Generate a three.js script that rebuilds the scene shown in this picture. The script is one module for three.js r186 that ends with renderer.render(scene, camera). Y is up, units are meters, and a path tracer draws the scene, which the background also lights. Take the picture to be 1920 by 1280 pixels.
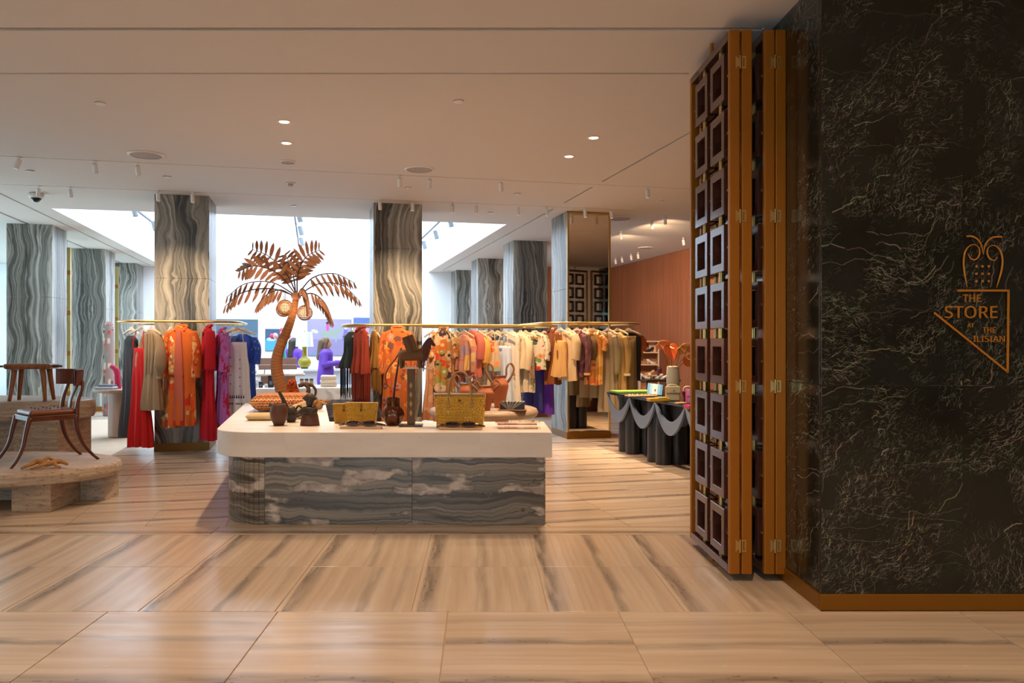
import * as THREE from 'three';
import { RoundedBoxGeometry } from 'three/addons/geometries/RoundedBoxGeometry.js';
import { MarchingCubes } from 'three/addons/objects/MarchingCubes.js';
import { mergeGeometries, mergeVertices } from 'three/addons/utils/BufferGeometryUtils.js';
import { FontLoader } from 'three/addons/loaders/FontLoader.js';
import { TextGeometry } from 'three/addons/geometries/TextGeometry.js';
import { RectAreaLightUniformsLib } from 'three/addons/lights/RectAreaLightUniformsLib.js';

// ------------------------------------------------------------------ camera, sky, exposure
const scene = new THREE.Scene();
const FOCAL = 1420, EYE = 1.5, CEIL = 3.5625;
const camera = new THREE.PerspectiveCamera(2 * Math.atan(640 / FOCAL) * 180 / Math.PI, 1.5, 0.05, 200);
camera.position.set(0, EYE, 0);
camera.lookAt(0, EYE, -1);
camera.setViewOffset(1920, 1280, 60, -3, 1920, 1280);
scene.background = new THREE.Color().setRGB(4.9, 6.0, 7.4);     // bright overcast sky over the roof light
const renderer = new THREE.WebGLRenderer({ antialias: true });
renderer.toneMapping = THREE.LinearToneMapping;
renderer.toneMappingExposure = 1.12;
renderer.shadowMap.enabled = true;
RectAreaLightUniformsLib.init();
const WARM = new THREE.Color().setRGB(1.0, 0.70, 0.42);

// ------------------------------------------------------------------ store axes: u right, v into the store (12.5 degrees off the front)
const TH = 12.5 * Math.PI / 180, C = Math.cos(TH), S = Math.sin(TH);
const SV = (u, v, y = 0) => new THREE.Vector3(u * C - v * S, y, -(u * S + v * C));
const FR = (x, z, y = 0) => new THREE.Vector3(x, y, -z);
const uAt = (px, v) => { const k = (px - 900) / FOCAL; return v * (S + k * C) / (C - k * S); };
const yAt = (py, z) => EYE - (py - 643) * z / FOCAL;
const xAt = (px, z) => (px - 900) / FOCAL * z;
const R = d => d * Math.PI / 180;

// ------------------------------------------------------------------ random, noise, textures
function mulberry(a) { return () => { a |= 0; a = a + 0x6D2B79F5 | 0; let t = Math.imul(a ^ a >>> 15, 1 | a); t = t + Math.imul(t ^ t >>> 7, 61 | t) ^ t; return ((t ^ t >>> 14) >>> 0) / 4294967296; }; }
const rnd = mulberry(77);
const LAT = new Float32Array(65536); { const r = mulberry(5); for (let i = 0; i < 65536; i++) LAT[i] = r() * 2 - 1; }
function ns(x, y) {
  const xi = Math.floor(x), yi = Math.floor(y); let fx = x - xi, fy = y - yi;
  fx = fx * fx * fx * (fx * (fx * 6 - 15) + 10); fy = fy * fy * fy * (fy * (fy * 6 - 15) + 10);
  const a = LAT[(xi & 255) + ((yi & 255) << 8)], b = LAT[((xi + 1) & 255) + ((yi & 255) << 8)];
  const c = LAT[(xi & 255) + (((yi + 1) & 255) << 8)], d = LAT[((xi + 1) & 255) + (((yi + 1) & 255) << 8)];
  return a + (b - a) * fx + (c - a + (a - b - c + d) * fx) * fy;
}
function fbm(x, y, o = 4) { let s = 0, a = .5; for (let i = 0; i < o; i++) { s += a * ns(x, y); x = x * 2.03 + 17.3; y = y * 2.03 + 9.1; a *= .5; } return s; }
const cl = (x, a = 0, b = 1) => Math.min(b, Math.max(a, x));
const sst = (a, b, x) => { const t = cl((x - a) / (b - a)); return t * t * (3 - 2 * t); };
const mix = (a, b, t) => [a[0] + (b[0] - a[0]) * t, a[1] + (b[1] - a[1]) * t, a[2] + (b[2] - a[2]) * t];
function tex(w, h, fn, srgb = true) {
  const d = new Uint8Array(w * h * 4);
  for (let j = 0; j < h; j++) for (let i = 0; i < w; i++) {
    const c = fn(i / w, j / h), k = (j * w + i) * 4;
    d[k] = cl(c[0], 0, 255); d[k + 1] = cl(c[1], 0, 255); d[k + 2] = cl(c[2], 0, 255); d[k + 3] = 255;
  }
  const t = new THREE.DataTexture(d, w, h); t.wrapS = t.wrapT = THREE.RepeatWrapping; t.magFilter = THREE.LinearFilter; t.minFilter = THREE.LinearMipmapLinearFilter; t.generateMipmaps = true;
  if (srgb) t.colorSpace = THREE.SRGBColorSpace; t.needsUpdate = true; return t;
}
function canvasTex(w, h, draw) {
  const c = document.createElement('canvas'); c.width = w; c.height = h; draw(c.getContext('2d'), w, h);
  const t = new THREE.CanvasTexture(c); t.colorSpace = THREE.SRGBColorSpace; t.wrapS = t.wrapT = THREE.RepeatWrapping; return t;
}
const M = (color, roughness = .6, o = {}) => new THREE.MeshStandardMaterial({ color, roughness, metalness: 0, ...o });
const P = (color, roughness = .6, o = {}) => new THREE.MeshPhysicalMaterial({ color, roughness, metalness: 0, ...o });

// travertine with grain along s (1.3 m) and dark streaks across t (0.8 m)
const travTex = [1, 2, 3].map(k => tex(512, 384, (x, y) => {
  const X = x * 1.3, Y = y * .8, o = k * 31.7;
  const w = Y + .014 * fbm(X * 1.6 + o, Y * 2 + o, 3) + .003 * ns(X * 9 + o, Y * 7);
  let c = mix([202, 185, 169], [184, 163, 145], cl(.5 + .8 * fbm(X * .8 + o, w * 15 + o, 3)));
  c = mix(c, [168, 145, 126], .24 * sst(0, .6, ns(X * .9 + o, w * 50 + o)) + .07 * sst(.1, .7, ns(X * 2.5 + o, w * 140 + o)));
  const st = (c0, a, b) => { const q = w - c0 + .01 * ns(X * 2.4 + o, c0 * 50); return q < 0 ? sst(-a, 0, q) : sst(b, 0, q); };
  const d = Math.max(st(.04, .025, .12), [.5, .8, .65][k - 1] * st(.43 + .04 * (k - 2), .05, .07), .3 * st(.66, .04, .05)) * cl(.7 + .8 * fbm(X * 3 + o, w * 26, 3));
  c = mix(c, [108, 97, 90], .9 * d);
  if (d > .45 && ns(X * 38 + o, Y * 80) > .7) c = mix(c, [84, 72, 62], .4);
  return c;
}));
const travRough = tex(256, 256, (x, y) => { const g = 106 + 34 * fbm(x * 6, y * 16, 3); return [0, cl(g, 40, 200), 0]; }, false);
const floorMats = travTex.map(t => new THREE.MeshStandardMaterial({ map: t, roughnessMap: travRough, roughness: .54 }));
const travStone = tex(512, 256, (x, y) => {
  const w = y + .03 * fbm(x * 4, y * 4);
  let c = mix([190, 168, 146], [158, 132, 110], cl(.5 + .9 * fbm(x * 3, w * 22, 4)));
  if (ns(x * 40, w * 90) > .58) c = mix(c, [104, 80, 62], .45); return c;
});
const travMat = new THREE.MeshStandardMaterial({ map: travStone, roughness: .5 });

// dark green marble with pale flecked veins
const greenTex = canvasTex(1024, 2048, (g, w, h) => {
  const r = mulberry(404), K = w / 1.8; g.fillStyle = '#131714'; g.fillRect(0, 0, w, h);
  for (let i = 0; i < 900; i++) { const x = r() * w, y = r() * h, s = 30 + r() * 120; g.fillStyle = ['rgba(40,46,38,.10)', 'rgba(30,22,18,.10)', 'rgba(8,10,10,.14)', 'rgba(52,58,46,.06)'][i % 4]; g.beginPath(); g.ellipse(x, y, s, s * .45, -.8 + ns(x * .004, y * .004), 0, 7); g.fill(); }
  const dirAt = (x, y) => -.95 + 1.1 * fbm(x * .0028 + 5, y * .0028, 2) + (fbm(x * .0016 + 50, y * .0016, 2) > .22 ? .8 : 0);
  const stroke = (x, y, len, lw, al, jit) => { g.lineWidth = lw; g.strokeStyle = `rgba(${150 + r() * 50 | 0},${146 + r() * 44 | 0},${122 + r() * 50 | 0},${al})`; g.beginPath(); g.moveTo(x, y); let a = dirAt(x, y) + (r() - .5) * 1.1; const n = Math.max(3, len / 6 | 0); for (let k = 0; k < n; k++) { a += (r() - .5) * jit; a += (dirAt(x, y) - a) * .12; x += Math.cos(a) * 6; y += Math.sin(a) * 6; g.lineTo(x, y); } g.stroke(); return [x, y]; };
  const mask = (x, y) => fbm(x * .009 + 20, y * .009 + 70, 3);
  for (let i = 0; i < 26000; i++) { const x = r() * w, y = r() * h, m = mask(x, y); if (m < -.3 + r() * .36) continue; stroke(x, y, 5 + r() * r() * 24, .7 + r() * 1.3, .10 + .40 * r() * cl(m * 2 + .6), 1.9); }
  for (let i = 0; i < 2600; i++) { const x = r() * w, y = r() * h; if (mask(x, y) < -.06 + r() * .24) continue; stroke(x, y, 8 + r() * 34, 1 + r() * 2.4, .22 + .5 * r() * r(), 1.8); }
  for (let i = 0; i < 46; i++) { let x = r() * w, y = r() * h; for (let k = 0; k < 5; k++) { [x, y] = stroke(x, y, 30 + r() * 60, 1 + r() * 2.4, .28 + .4 * r(), .9); x += (r() - .5) * 12; y += (r() - .5) * 12; } }
  for (let i = 0; i < 22; i++) { let x = r() * w, y = r() * h; g.lineWidth = .8 + r(); g.strokeStyle = 'rgba(170,166,150,.4)'; g.beginPath(); g.moveTo(x, y); for (let k = 0; k < 40; k++) { x += 9; y += (r() - .5) * 9 + 2 * ns(k * .2, i); g.lineTo(x, y); } g.stroke(); }
});
const greenMat = new THREE.MeshStandardMaterial({ map: greenTex, roughness: .16 });

// grey wavy marble, vertical bands (0.8 m x 2.5 m)
const waveTex = [0, 1, 2, 3].map(k => tex(400, 1000, (x, y) => {
  const o = k * 57.3, X = x * .8, Y = y * 2.5;
  const W = X + .34 * fbm(Y * .7 + o, X * .8 + o, 3) + .05 * fbm(X * 5 + o, Y * 2.6 + o, 3) + .008 * fbm(X * 26, Y * 14 + o, 2);
  let t = .55 + .36 * ns(W * 9 + o, Y * .22) + .30 * ns(W * 27 + o, Y * .4) + .26 * ns(W * 66 + o, Y * .8) + .18 * ns(W * 150 + o, Y * 2);
  const vein = Math.max(sst(.12, 0, Math.abs(ns(W * 13 + o * 2, Y * .35))), .7 * sst(.1, 0, Math.abs(ns(W * 34 + o, Y * .5)))) * cl(.65 + 1.2 * fbm(X * 4 + o, Y * 3));
  t -= .55 * vein;
  const c = mix([62, 61, 57], [186, 181, 169], cl(t));
  const white = sst(.22, .5, ns(W * 4.2 + o * 3, Y * .15 + o)) * cl(.6 + .8 * fbm(W * 40, Y * 2, 2));
  return mix(c, [208, 206, 199], .6 * white);
}));
const waveMats = waveTex.map(t => new THREE.MeshStandardMaterial({ map: t, roughness: .3 }));
// counter marble, horizontal bands (1.3 m x 0.6 m)
const bandTex = tex(1536, 384, (x, y) => {
  const X = x * 2.6, Y = y * .6;
  const W = Y + .075 * fbm(X * 2.1 + 4, Y * 1.8, 3) + .022 * fbm(X * 7, Y * 6, 3) + .005 * fbm(X * 34, Y * 30, 2);
  let t = .48 + .30 * ns(W * 10 + 2, X * .35) + .22 * ns(W * 31 + 8, X * .6) + .2 * ns(W * 84, X * 1.1) + .12 * ns(W * 190, X * 2);
  t -= .6 * Math.max(sst(.14, 0, Math.abs(ns(W * 12 + 30, X * .3))), .75 * sst(.12, 0, Math.abs(ns(W * 27 + 70, X * .4))));
  let c = mix([68, 62, 56], [162, 152, 138], cl(t));
  const wf = fbm(X * 2.3 + 7, W * 10 + 3, 3) + .13 * fbm(X * 22, Y * 13, 3), wh = sst(.10, .30, wf) * cl(.9 + .8 * fbm(X * 16, Y * 30, 3));
  c = mix(c, mix([220, 206, 196], [168, 152, 142], cl(.45 + 1.3 * fbm(X * 11, Y * 12, 3))), .8 * wh);
  return mix(c, [46, 42, 38], .7 * sst(.05, 0, Math.abs(wf - .11)) * cl(.5 + fbm(X * 6, Y * 6)));
});
const bandMat = new THREE.MeshStandardMaterial({ map: bandTex, roughness: .35 });
const limeTex = tex(512, 256, (x, y) => { let c = mix([228, 217, 207], [216, 203, 192], cl(.5 + .8 * fbm(x * 5, y * 9 + .2 * ns(x * 8, y * 3), 4))); if (ns(x * 26, y * 34) > .86) c = mix(c, [190, 174, 160], .3); return c; });
const limeMat = new THREE.MeshStandardMaterial({ map: limeTex, roughness: .45 });
const woodTex = (d, l, fx, fy) => tex(192, 384, (x, y) => { const w = x + .02 * fbm(x * 3, y * 2.4); return mix(d, l, cl(.5 + .55 * fbm(w * fx, y * fy, 4) + .25 * ns(w * fx * 6, y * fy * 3))); });
const wallWood = new THREE.MeshStandardMaterial({ map: woodTex([128, 72, 40], [162, 98, 60], 30, 1.2), roughness: .5 });
const redWood = new THREE.MeshStandardMaterial({ map: woodTex([70, 30, 16], [118, 58, 32], 8, 2), roughness: .35 });
const honeyWood = new THREE.MeshStandardMaterial({ map: woodTex([120, 68, 34], [172, 108, 60], 8, 2), roughness: .4 });
const darkWood = new THREE.MeshStandardMaterial({ map: woodTex([56, 30, 24], [92, 56, 46], 10, 2), roughness: .22 });
const paleWood = M('#d8c3a4', .5);
const plaster = M('#d4cbc3', .85), white = M('#ececec', .8), warmPlaster = M('#d6c8ba', .85);
const brass = M('#a2620e', .42, { metalness: .45 }), paleBrass = M('#c9a86a', .28, { metalness: .85 }), skirtBrass = M('#84560f', .4, { metalness: .5 }), darkBrass = M('#6a4c1e', .4, { metalness: .7 });
const black = M('#141416', .5), darkGap = M('#1a1715', .9), whitePaint = M('#e4e0dc', .45), steel = M('#9a9a9c', .3, { metalness: .8 });
const glassMat = new THREE.MeshPhysicalMaterial({ color: '#e6f2f0', roughness: .02, transmission: 1, thickness: 0, ior: 1.5 });
const acrylic = new THREE.MeshPhysicalMaterial({ color: '#ffffff', roughness: .02, transmission: 1, thickness: 0, ior: 1.49 });
const mirrorMat = M('#e8dccb', .02, { metalness: 1 });

// ------------------------------------------------------------------ helpers
const counts = {};
function numbered(n) { const k = counts[n] = (counts[n] ?? -1) + 1; return k ? `${n}_${String(k).padStart(3, '0')}` : n; }
function thing(name, label, category, pos, ry = 0, group) {
  const g = new THREE.Group(); g.name = numbered(name); g.position.copy(pos); g.rotation.y = ry;
  g.userData = { label, category }; if (group) g.userData.group = group; scene.add(g); return g;
}
function part(parent, name, geo, mat, pos, rot) {
  const m = new THREE.Mesh(geo, mat); m.name = name; if (pos) m.position.set(...pos); if (rot) m.rotation.set(...rot); parent.add(m); return m;
}
function struct(name, geo, mat, pos, ry) {
  const m = new THREE.Mesh(geo, mat); m.name = name; m.userData = { kind: 'structure' }; if (pos) m.position.copy(pos); if (ry) m.rotation.y = ry; scene.add(m); return m;
}
// planar uv in metres on the dominant axis, divided by the size of the texture
function metreUV(g, su = 1, sv = 1, ou = 0, ov = 0, swap = false) {
  g.computeBoundingBox?.(); const p = g.attributes.position, n = g.attributes.normal, uv = new Float32Array(p.count * 2);
  for (let i = 0; i < p.count; i++) {
    const ax = Math.abs(n.getX(i)), ay = Math.abs(n.getY(i)), az = Math.abs(n.getZ(i)); let a, b;
    if (ay >= ax && ay >= az) { a = p.getX(i); b = p.getZ(i); } else if (az >= ax) { a = p.getX(i); b = p.getY(i); } else { a = p.getZ(i); b = p.getY(i); }
    if (swap) [a, b] = [b, a];
    uv[2 * i] = (a + ou) / su; uv[2 * i + 1] = (b + ov) / sv;
  }
  g.setAttribute('uv', new THREE.BufferAttribute(uv, 2)); return g;
}
const box = (w, h, d, x = 0, y = 0, z = 0) => new THREE.BoxGeometry(w, h, d).translate(x, y, z);
const rbox = (w, h, d, r = .01, x = 0, y = 0, z = 0, s = 2) => new RoundedBoxGeometry(w, h, d, s, Math.min(r, w / 2.01, h / 2.01, d / 2.01)).translate(x, y, z);
const cyl = (r1, r2, h, x = 0, y = 0, z = 0, n = 20) => new THREE.CylinderGeometry(r1, r2, h, n).translate(x, y, z);
const lathe = (pts, n = 32) => new THREE.LatheGeometry(pts.map(p => new THREE.Vector2(p[0], p[1])), n);
const V = (x, y, z) => new THREE.Vector3(x, y, z);
// tapered tube through points; radii given at the points
function sweep(pts, radii, M2 = 10, N = 24, flat = 1) {
  const cv = new THREE.CatmullRomCurve3(pts.map(p => p.isVector3 ? p : V(...p)), false, 'centripetal'); const fr = cv.computeFrenetFrames(N, false);
  const pos = [], uv = [], idx = [];
  for (let j = 0; j <= N; j++) {
    const t = j / N, q = cv.getPoint(t), f = t * (radii.length - 1), k = Math.min(radii.length - 2, Math.floor(f)), r = radii[k] + (radii[k + 1] - radii[k]) * (f - k);
    for (let i = 0; i <= M2; i++) { const a = i / M2 * Math.PI * 2, c = Math.cos(a) * r, s = Math.sin(a) * r * flat; const n = fr.normals[j], b = fr.binormals[j]; pos.push(q.x + n.x * c + b.x * s, q.y + n.y * c + b.y * s, q.z + n.z * c + b.z * s); uv.push(i / M2, t); }
  }
  for (let j = 0; j < N; j++) for (let i = 0; i < M2; i++) { const a = j * (M2 + 1) + i, b = a + M2 + 1; idx.push(a, b, a + 1, b, b + 1, a + 1); }
  for (const [j, dir] of [[0, 1], [N, -1]]) { const c = pos.length / 3, q = cv.getPoint(j / N); pos.push(q.x, q.y, q.z); uv.push(.5, j / N); for (let i = 0; i < M2; i++) { const a = j * (M2 + 1) + i; dir > 0 ? idx.push(c, a, a + 1) : idx.push(c, a + 1, a); } }
  const g = new THREE.BufferGeometry(); g.setAttribute('position', new THREE.Float32BufferAttribute(pos, 3)); g.setAttribute('uv', new THREE.Float32BufferAttribute(uv, 2)); g.setIndex(idx); g.computeVertexNormals(); return g;
}
// closed rings stacked from top to bottom: rows of {y, cx, cz, w, d, amp, k, ph}
function rings(rows, M2 = 28, capTop = true, capBottom = false) {
  const pos = [], uv = [], idx = []; const N = rows.length - 1; const y0 = rows[0].y, y1 = rows[N].y;
  rows.forEach(r => {
    for (let i = 0; i <= M2; i++) {
      const a = i / M2 * Math.PI * 2, ca = Math.cos(a), sa = Math.sin(a); const f = 1 + (r.amp || 0) * Math.sin((r.k || 9) * a + (r.ph || 0));
      const e = r.e || .8; pos.push((r.cx || 0) + Math.sign(ca) * Math.pow(Math.abs(ca), e) * r.w * (1 + ((r.amp || 0) * .25) * Math.sin(5 * a + (r.ph || 0))), r.y + (r.dy ? r.dy * Math.sin(3 * a + (r.ph || 0)) : 0), (r.cz || 0) + Math.sign(sa) * Math.pow(Math.abs(sa), e) * r.d * f); uv.push(i / M2, 1 - (r.y - y0) / (y1 - y0 || 1));
    }
  });
  for (let j = 0; j < N; j++) for (let i = 0; i < M2; i++) { const a = j * (M2 + 1) + i, b = a + M2 + 1; idx.push(a, a + 1, b, b, a + 1, b + 1); }
  const cap = (j, up) => { const r = rows[j], c = pos.length / 3; pos.push(r.cx || 0, r.y, r.cz || 0); uv.push(.5, j ? 0 : 1); for (let i = 0; i < M2; i++) { const a = j * (M2 + 1) + i; up ? idx.push(c, a + 1, a) : idx.push(c, a, a + 1); } };
  if (capTop) cap(0, true); if (capBottom) cap(N, false);
  const g = new THREE.BufferGeometry(); g.setAttribute('position', new THREE.Float32BufferAttribute(pos, 3)); g.setAttribute('uv', new THREE.Float32BufferAttribute(uv, 2)); g.setIndex(idx); g.computeVertexNormals(); return g;
}
// signed distance field meshed with marching cubes
const smin = (a, b, k) => { const h = cl(.5 + .5 * (b - a) / k); return b + (a - b) * h - k * h * (1 - h); };
function cap3(p, a, b, ra, rb) { const bx = b[0] - a[0], by = b[1] - a[1], bz = b[2] - a[2], px = p[0] - a[0], py = p[1] - a[1], pz = p[2] - a[2]; const t = cl((px * bx + py * by + pz * bz) / (bx * bx + by * by + bz * bz + 1e-9)); return Math.hypot(px - bx * t, py - by * t, pz - bz * t) - (ra + (rb - ra) * t); }
const ell = (p, c, r) => { const x = (p[0] - c[0]) / r[0], y = (p[1] - c[1]) / r[1], z = (p[2] - c[2]) / r[2], k = Math.hypot(x, y, z); return (k - 1) * Math.min(r[0], r[1], r[2]); };
function sdf(fn, c, h, res = 36) {
  const mc = new MarchingCubes(res, plaster, false, false, 60000), s = mc.size, hs = s / 2; mc.isolation = 0;
  for (let k = 0; k < s; k++) for (let j = 0; j < s; j++) for (let i = 0; i < s; i++) mc.field[i + j * s + k * s * s] = -fn([c[0] + (i - hs) / hs * h[0], c[1] + (j - hs) / hs * h[1], c[2] + (k - hs) / hs * h[2]]);
  mc.update(); const n = mc.count; const pos = new Float32Array(n * 3); for (let i = 0; i < n; i++) { pos[3 * i] = c[0] + mc.positionArray[3 * i] * h[0]; pos[3 * i + 1] = c[1] + mc.positionArray[3 * i + 1] * h[1]; pos[3 * i + 2] = c[2] + mc.positionArray[3 * i + 2] * h[2]; }
  let g = new THREE.BufferGeometry(); g.setAttribute('position', new THREE.BufferAttribute(pos, 3)); g = mergeVertices(g, 1e-5); g.computeVertexNormals(); metreUV(g, .3, .3); return g;
}
function poly(points, depth, bevel = 0) { // extruded outline [x,y], centred on z
  const s = new THREE.Shape(points.map(p => new THREE.Vector2(p[0], p[1])));
  const g = new THREE.ExtrudeGeometry(s, { depth: depth - 2 * bevel, bevelEnabled: bevel > 0, bevelThickness: bevel, bevelSize: bevel, bevelOffset: -bevel, bevelSegments: 2, curveSegments: 8 }); g.translate(0, 0, -(depth - 2 * bevel) / 2); return g;
}
const merge = gs => mergeGeometries(gs.map(g => { const q = g.index ? g.toNonIndexed() : g.clone(); for (const k of Object.keys(q.attributes)) if (!['position', 'normal', 'uv'].includes(k)) q.deleteAttribute(k); return q; }));
// ------------------------------------------------------------------ the shell
const grout = M('#c2ab92', .7);
const floorBase = struct('floor', box(24, .2, 34, 0, -.106, -9.5), grout);
const tileGeo = {};
function tileBox(w, d, alongX, k) { // shared tile with grain along x or z
  const key = [w, d, alongX, k].join(); if (tileGeo[key]) return tileGeo[key];
  const g = new RoundedBoxGeometry(w - .005, .03, d - .005, 1, .0025);
  const L = alongX ? w : d, os = L / 2 + mulberry(k * 91 + 3)() * Math.max(0, 1.29 - L), tt = Math.max(.8, alongX ? d : w); metreUV(g, 1, 1); const uv = g.attributes.uv, p = g.attributes.position;
  for (let i = 0; i < p.count; i++) { const a = alongX ? p.getX(i) : p.getZ(i), b = alongX ? -p.getZ(i) + d / 2 : p.getX(i) + w / 2; uv.setXY(i, (a + os) / 1.3, b / tt); }
  return tileGeo[key] = g;
}
const tile = (x, z, w, d, alongX, k, ry = 0) => { const m = part(floorBase, 'tile', tileBox(w, d, alongX, k), floorMats[k % 3], [x, -.0145, -z]); m.rotation.y = ry; return m; };
for (let i = -5; i <= 5; i++) { const x = -.179 + .95 * (i + .5); tile(x, 3.76, .95, .95, true, (i + 9) % 5); tile(x + .4, 2.81, .95, .95, true, (i + 7) % 5); tile(x, 1.86, .95, .95, true, (i + 11) % 5); }
for (let i = -7; i <= 3; i++) for (let j = 0; j < 2; j++) { const x = -1.148 + .765 * (i + .5); tile(x, 4.235 + .4235 + j * .847, .765, .847, false, (i + 12 + (i % 3 ? 0 : j)) % 5); }
for (let i = -4; i <= 4; i++) tile(-.19 + i * 1.29, 6.06, 1.29, .25, true, (i + 9) % 5);
for (const z of [5.932, 6.188]) part(floorBase, 'inlay_strip', box(12.4, .03, .008, -.6, -.0142, -z), paleBrass);
function clipTile(u0, v0, w, d, k) { // store tile, cut by the straight threshold
  const c = [[u0, v0], [u0 + w, v0], [u0 + w, v0 + d], [u0, v0 + d]].map(([u, v]) => { const q = SV(u + (u > u0 ? -.0025 : .0025), v + (v > v0 ? -.0025 : .0025)); return [q.x, -q.z, u - u0, v - v0]; });
  const Z = 6.193; const inside = c.map(q => q[1] >= Z); if (inside.every(b => !b)) return;
  if (inside.every(b => b)) { const q = SV(u0 + w / 2, v0 + d / 2); tile(q.x, -q.z, w, d, true, k, TH); return; }
  const o = []; for (let i = 0; i < 4; i++) { const a = c[i], b = c[(i + 1) % 4]; if (a[1] >= Z) o.push(a); if ((a[1] >= Z) !== (b[1] >= Z)) { const t = (Z - a[1]) / (b[1] - a[1]); o.push(a.map((q, j) => q + (b[j] - q) * t)); } }
  const g = new THREE.ExtrudeGeometry(new THREE.Shape(o.map(q => new THREE.Vector2(q[0], q[1]))), { depth: .03, bevelEnabled: false }); g.rotateX(-Math.PI / 2);
  const p = g.attributes.position, uv = g.attributes.uv, os = w / 2 + mulberry(k * 91 + 3)() * (1.29 - w);
  for (let i = 0; i < p.count; i++) { const x = p.getX(i), z = -p.getZ(i), u = x * C + z * S, v = -x * S + z * C; uv.setXY(i, (u - u0 - w / 2 + os) / 1.3, (v - v0) / .8); }
  part(floorBase, 'tile', g, floorMats[k % 3], [0, -.0295, 0]);
}
for (let i = -8; i <= 6; i++) for (let j = -1; j <= 13; j++) { const u0 = 3.19 + (i - 1) * .6464; clipTile(u0, 5.2 + j * .8, .6464, .8, (i * 7 + j * 3 + 200) % 5); }
{ // the rest of the store floor, too far off to tell its slabs apart
  const far = new THREE.PlaneGeometry(18, 6.4); far.rotateX(-Math.PI / 2); metreUV(far, 1.3, .8);
  for (const [uu, vv, w, d] of [[-.3, 19.4, 17, 6.4], [-6.4, 11.6, 3.6, 9.2], [8.1, 9, 3, 11.4]]) { const g = box(w, .02, d); metreUV(g, 1.3, .8); const m = part(floorBase, 'far_slabs', g, floorMats[0], [SV(uu, vv).x, -.0095, SV(uu, vv).z]); m.rotation.y = TH; m.position.y = -.0102; }
  for (const [x, z, w, d] of [[0, -2.4, 20, 7.4], [-8.2, 4.3, 4.6, 3.6], [7.6, 3.9, 7, 3.6]]) { const g = box(w, .02, d); metreUV(g, 1.3, .8); part(floorBase, 'lobby_slabs', g, floorMats[1], [x, -.0103, -z]); }
}
// ceiling with slots, tracks and the roof light opening
const uvPoly = pts => pts.map(([u, v]) => { const q = SV(u, v); return new THREE.Vector2(q.x, -q.z); });
const quad = (u0, u1, v0, v1) => uvPoly([[u0, v0], [u1, v0], [u1, v1], [u0, v1]]);
const outline = [[-12, -6.2], [9.2, -6.2], [9.2, 27], [-16, 27], [-16, 5]].map(p => new THREE.Vector2(...p));
function ceilGeo(holes, depth) { const s = new THREE.Shape(outline); for (const h of holes) s.holes.push(new THREE.Path(h)); const g = new THREE.ExtrudeGeometry(s, { depth, bevelEnabled: false }); g.rotateX(-Math.PI / 2); return g; }
const SKY = quad(-3.9, 3.3, 12.75, 21.8);
const rectXZ = (x0, x1, z0, z1) => [[x0, z0], [x1, z0], [x1, z1], [x0, z1]].map(p => new THREE.Vector2(...p));
const slots = [SKY, quad(-4.22, -4.18, 11.3, 21.5), quad(-4.84, -4.78, 11.3, 21.5), quad(3.605, 3.635, 6.6, 9.1), quad(3.605, 3.635, 9.47, 10.6), quad(3.6, 3.64, 11.12, 21.2),
  quad(-7, 5.1, 9.292, 9.308), quad(-7, 4.9, 10.942, 10.958), rectXZ(-9.4, 1.86, 4.955, 5.005), rectXZ(-9.4, 1.6, 5.785, 5.81)];
const ceiling = struct('ceiling', ceilGeo(slots, .12), plaster, V(0, CEIL, 0));
struct('ceiling_backing', ceilGeo([SKY], .1), plaster, V(0, CEIL + .12, 0));
// roof light well
const well = (u0, u1, v0, v1, n) => { const g = box(u1 - u0, 3.2, v1 - v0); struct(n, g, white, SV((u0 + u1) / 2, (v0 + v1) / 2, CEIL + .22 + 1.6), TH); };
well(-4.1, 3.5, 12.55, 12.75, 'wall_skylight_front'); well(-4.1, -3.9, 12.75, 21.8, 'wall_skylight_left'); well(3.3, 3.5, 12.75, 21.8, 'wall_skylight_right');
const wallS = (n, u0, u1, v0, v1, y0, y1, mat, su = 1, sv = 1) => struct(n, metreUV(box(u1 - u0, y1 - y0, v1 - v0), su, sv), mat, SV((u0 + u1) / 2, (v0 + v1) / 2, (y0 + y1) / 2), TH);
wallS('wall_back', -9, 4.75, 21.8, 22.05, -.02, 6.98, white);
wallS('wall_back_return', 4.72, 4.82, 19.8, 21.8, 0, CEIL, white);
wallS('wall_back_white', 4.72, 5.75, 19.6, 19.8, 0, CEIL, white);
wallS('wall_back_wood', 5.75, 8.2, 19.6, 19.8, 0, CEIL, wallWood, 1.2, 2.4);
const wr = wallS('wall_right', 8.02, 8.2, 3, 19.8, 0, CEIL, M('#5a3322', .6));
for (let i = 0; i < 14; i++) part(wr, 'panel', metreUV(rbox(.02, CEIL - .01, 1.195, .003), 1.2, 2.4, 0, i * .37), wallWood, [-.1, 0, 7.75 - i * 1.2]);
// left window wall
for (const [v0, v1, y0, y1] of [[7, 9.5, 0, CEIL], [21.6, 22.05, 0, CEIL], [9.5, 21.6, 3.3, CEIL], [9.5, 21.6, 0, .12]]) wallS('wall_left', -8.7, -8.5, v0, v1, y0, y1, white);
for (let i = 0; i < 6; i++) {
  const v0 = 9.5 + i * 12.1 / 6, w = 12.1 / 6; const f = struct(`window_${i + 1}`, merge([box(.06, 3.18, .05, 0, 0, -w / 2 + .025), box(.06, 3.18, .05, 0, 0, w / 2 - .025), box(.06, .05, w, 0, 1.565, 0), box(.06, .05, w, 0, -1.565, 0), box(.06, .05, w, 0, .5, 0)]), M('#5d5a50', .4, { metalness: .4 }), SV(-8.6, v0 + w / 2, 1.71), TH);
  part(f, 'pane', box(.008, 3.1, w - .09), glassMat);
}
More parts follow.
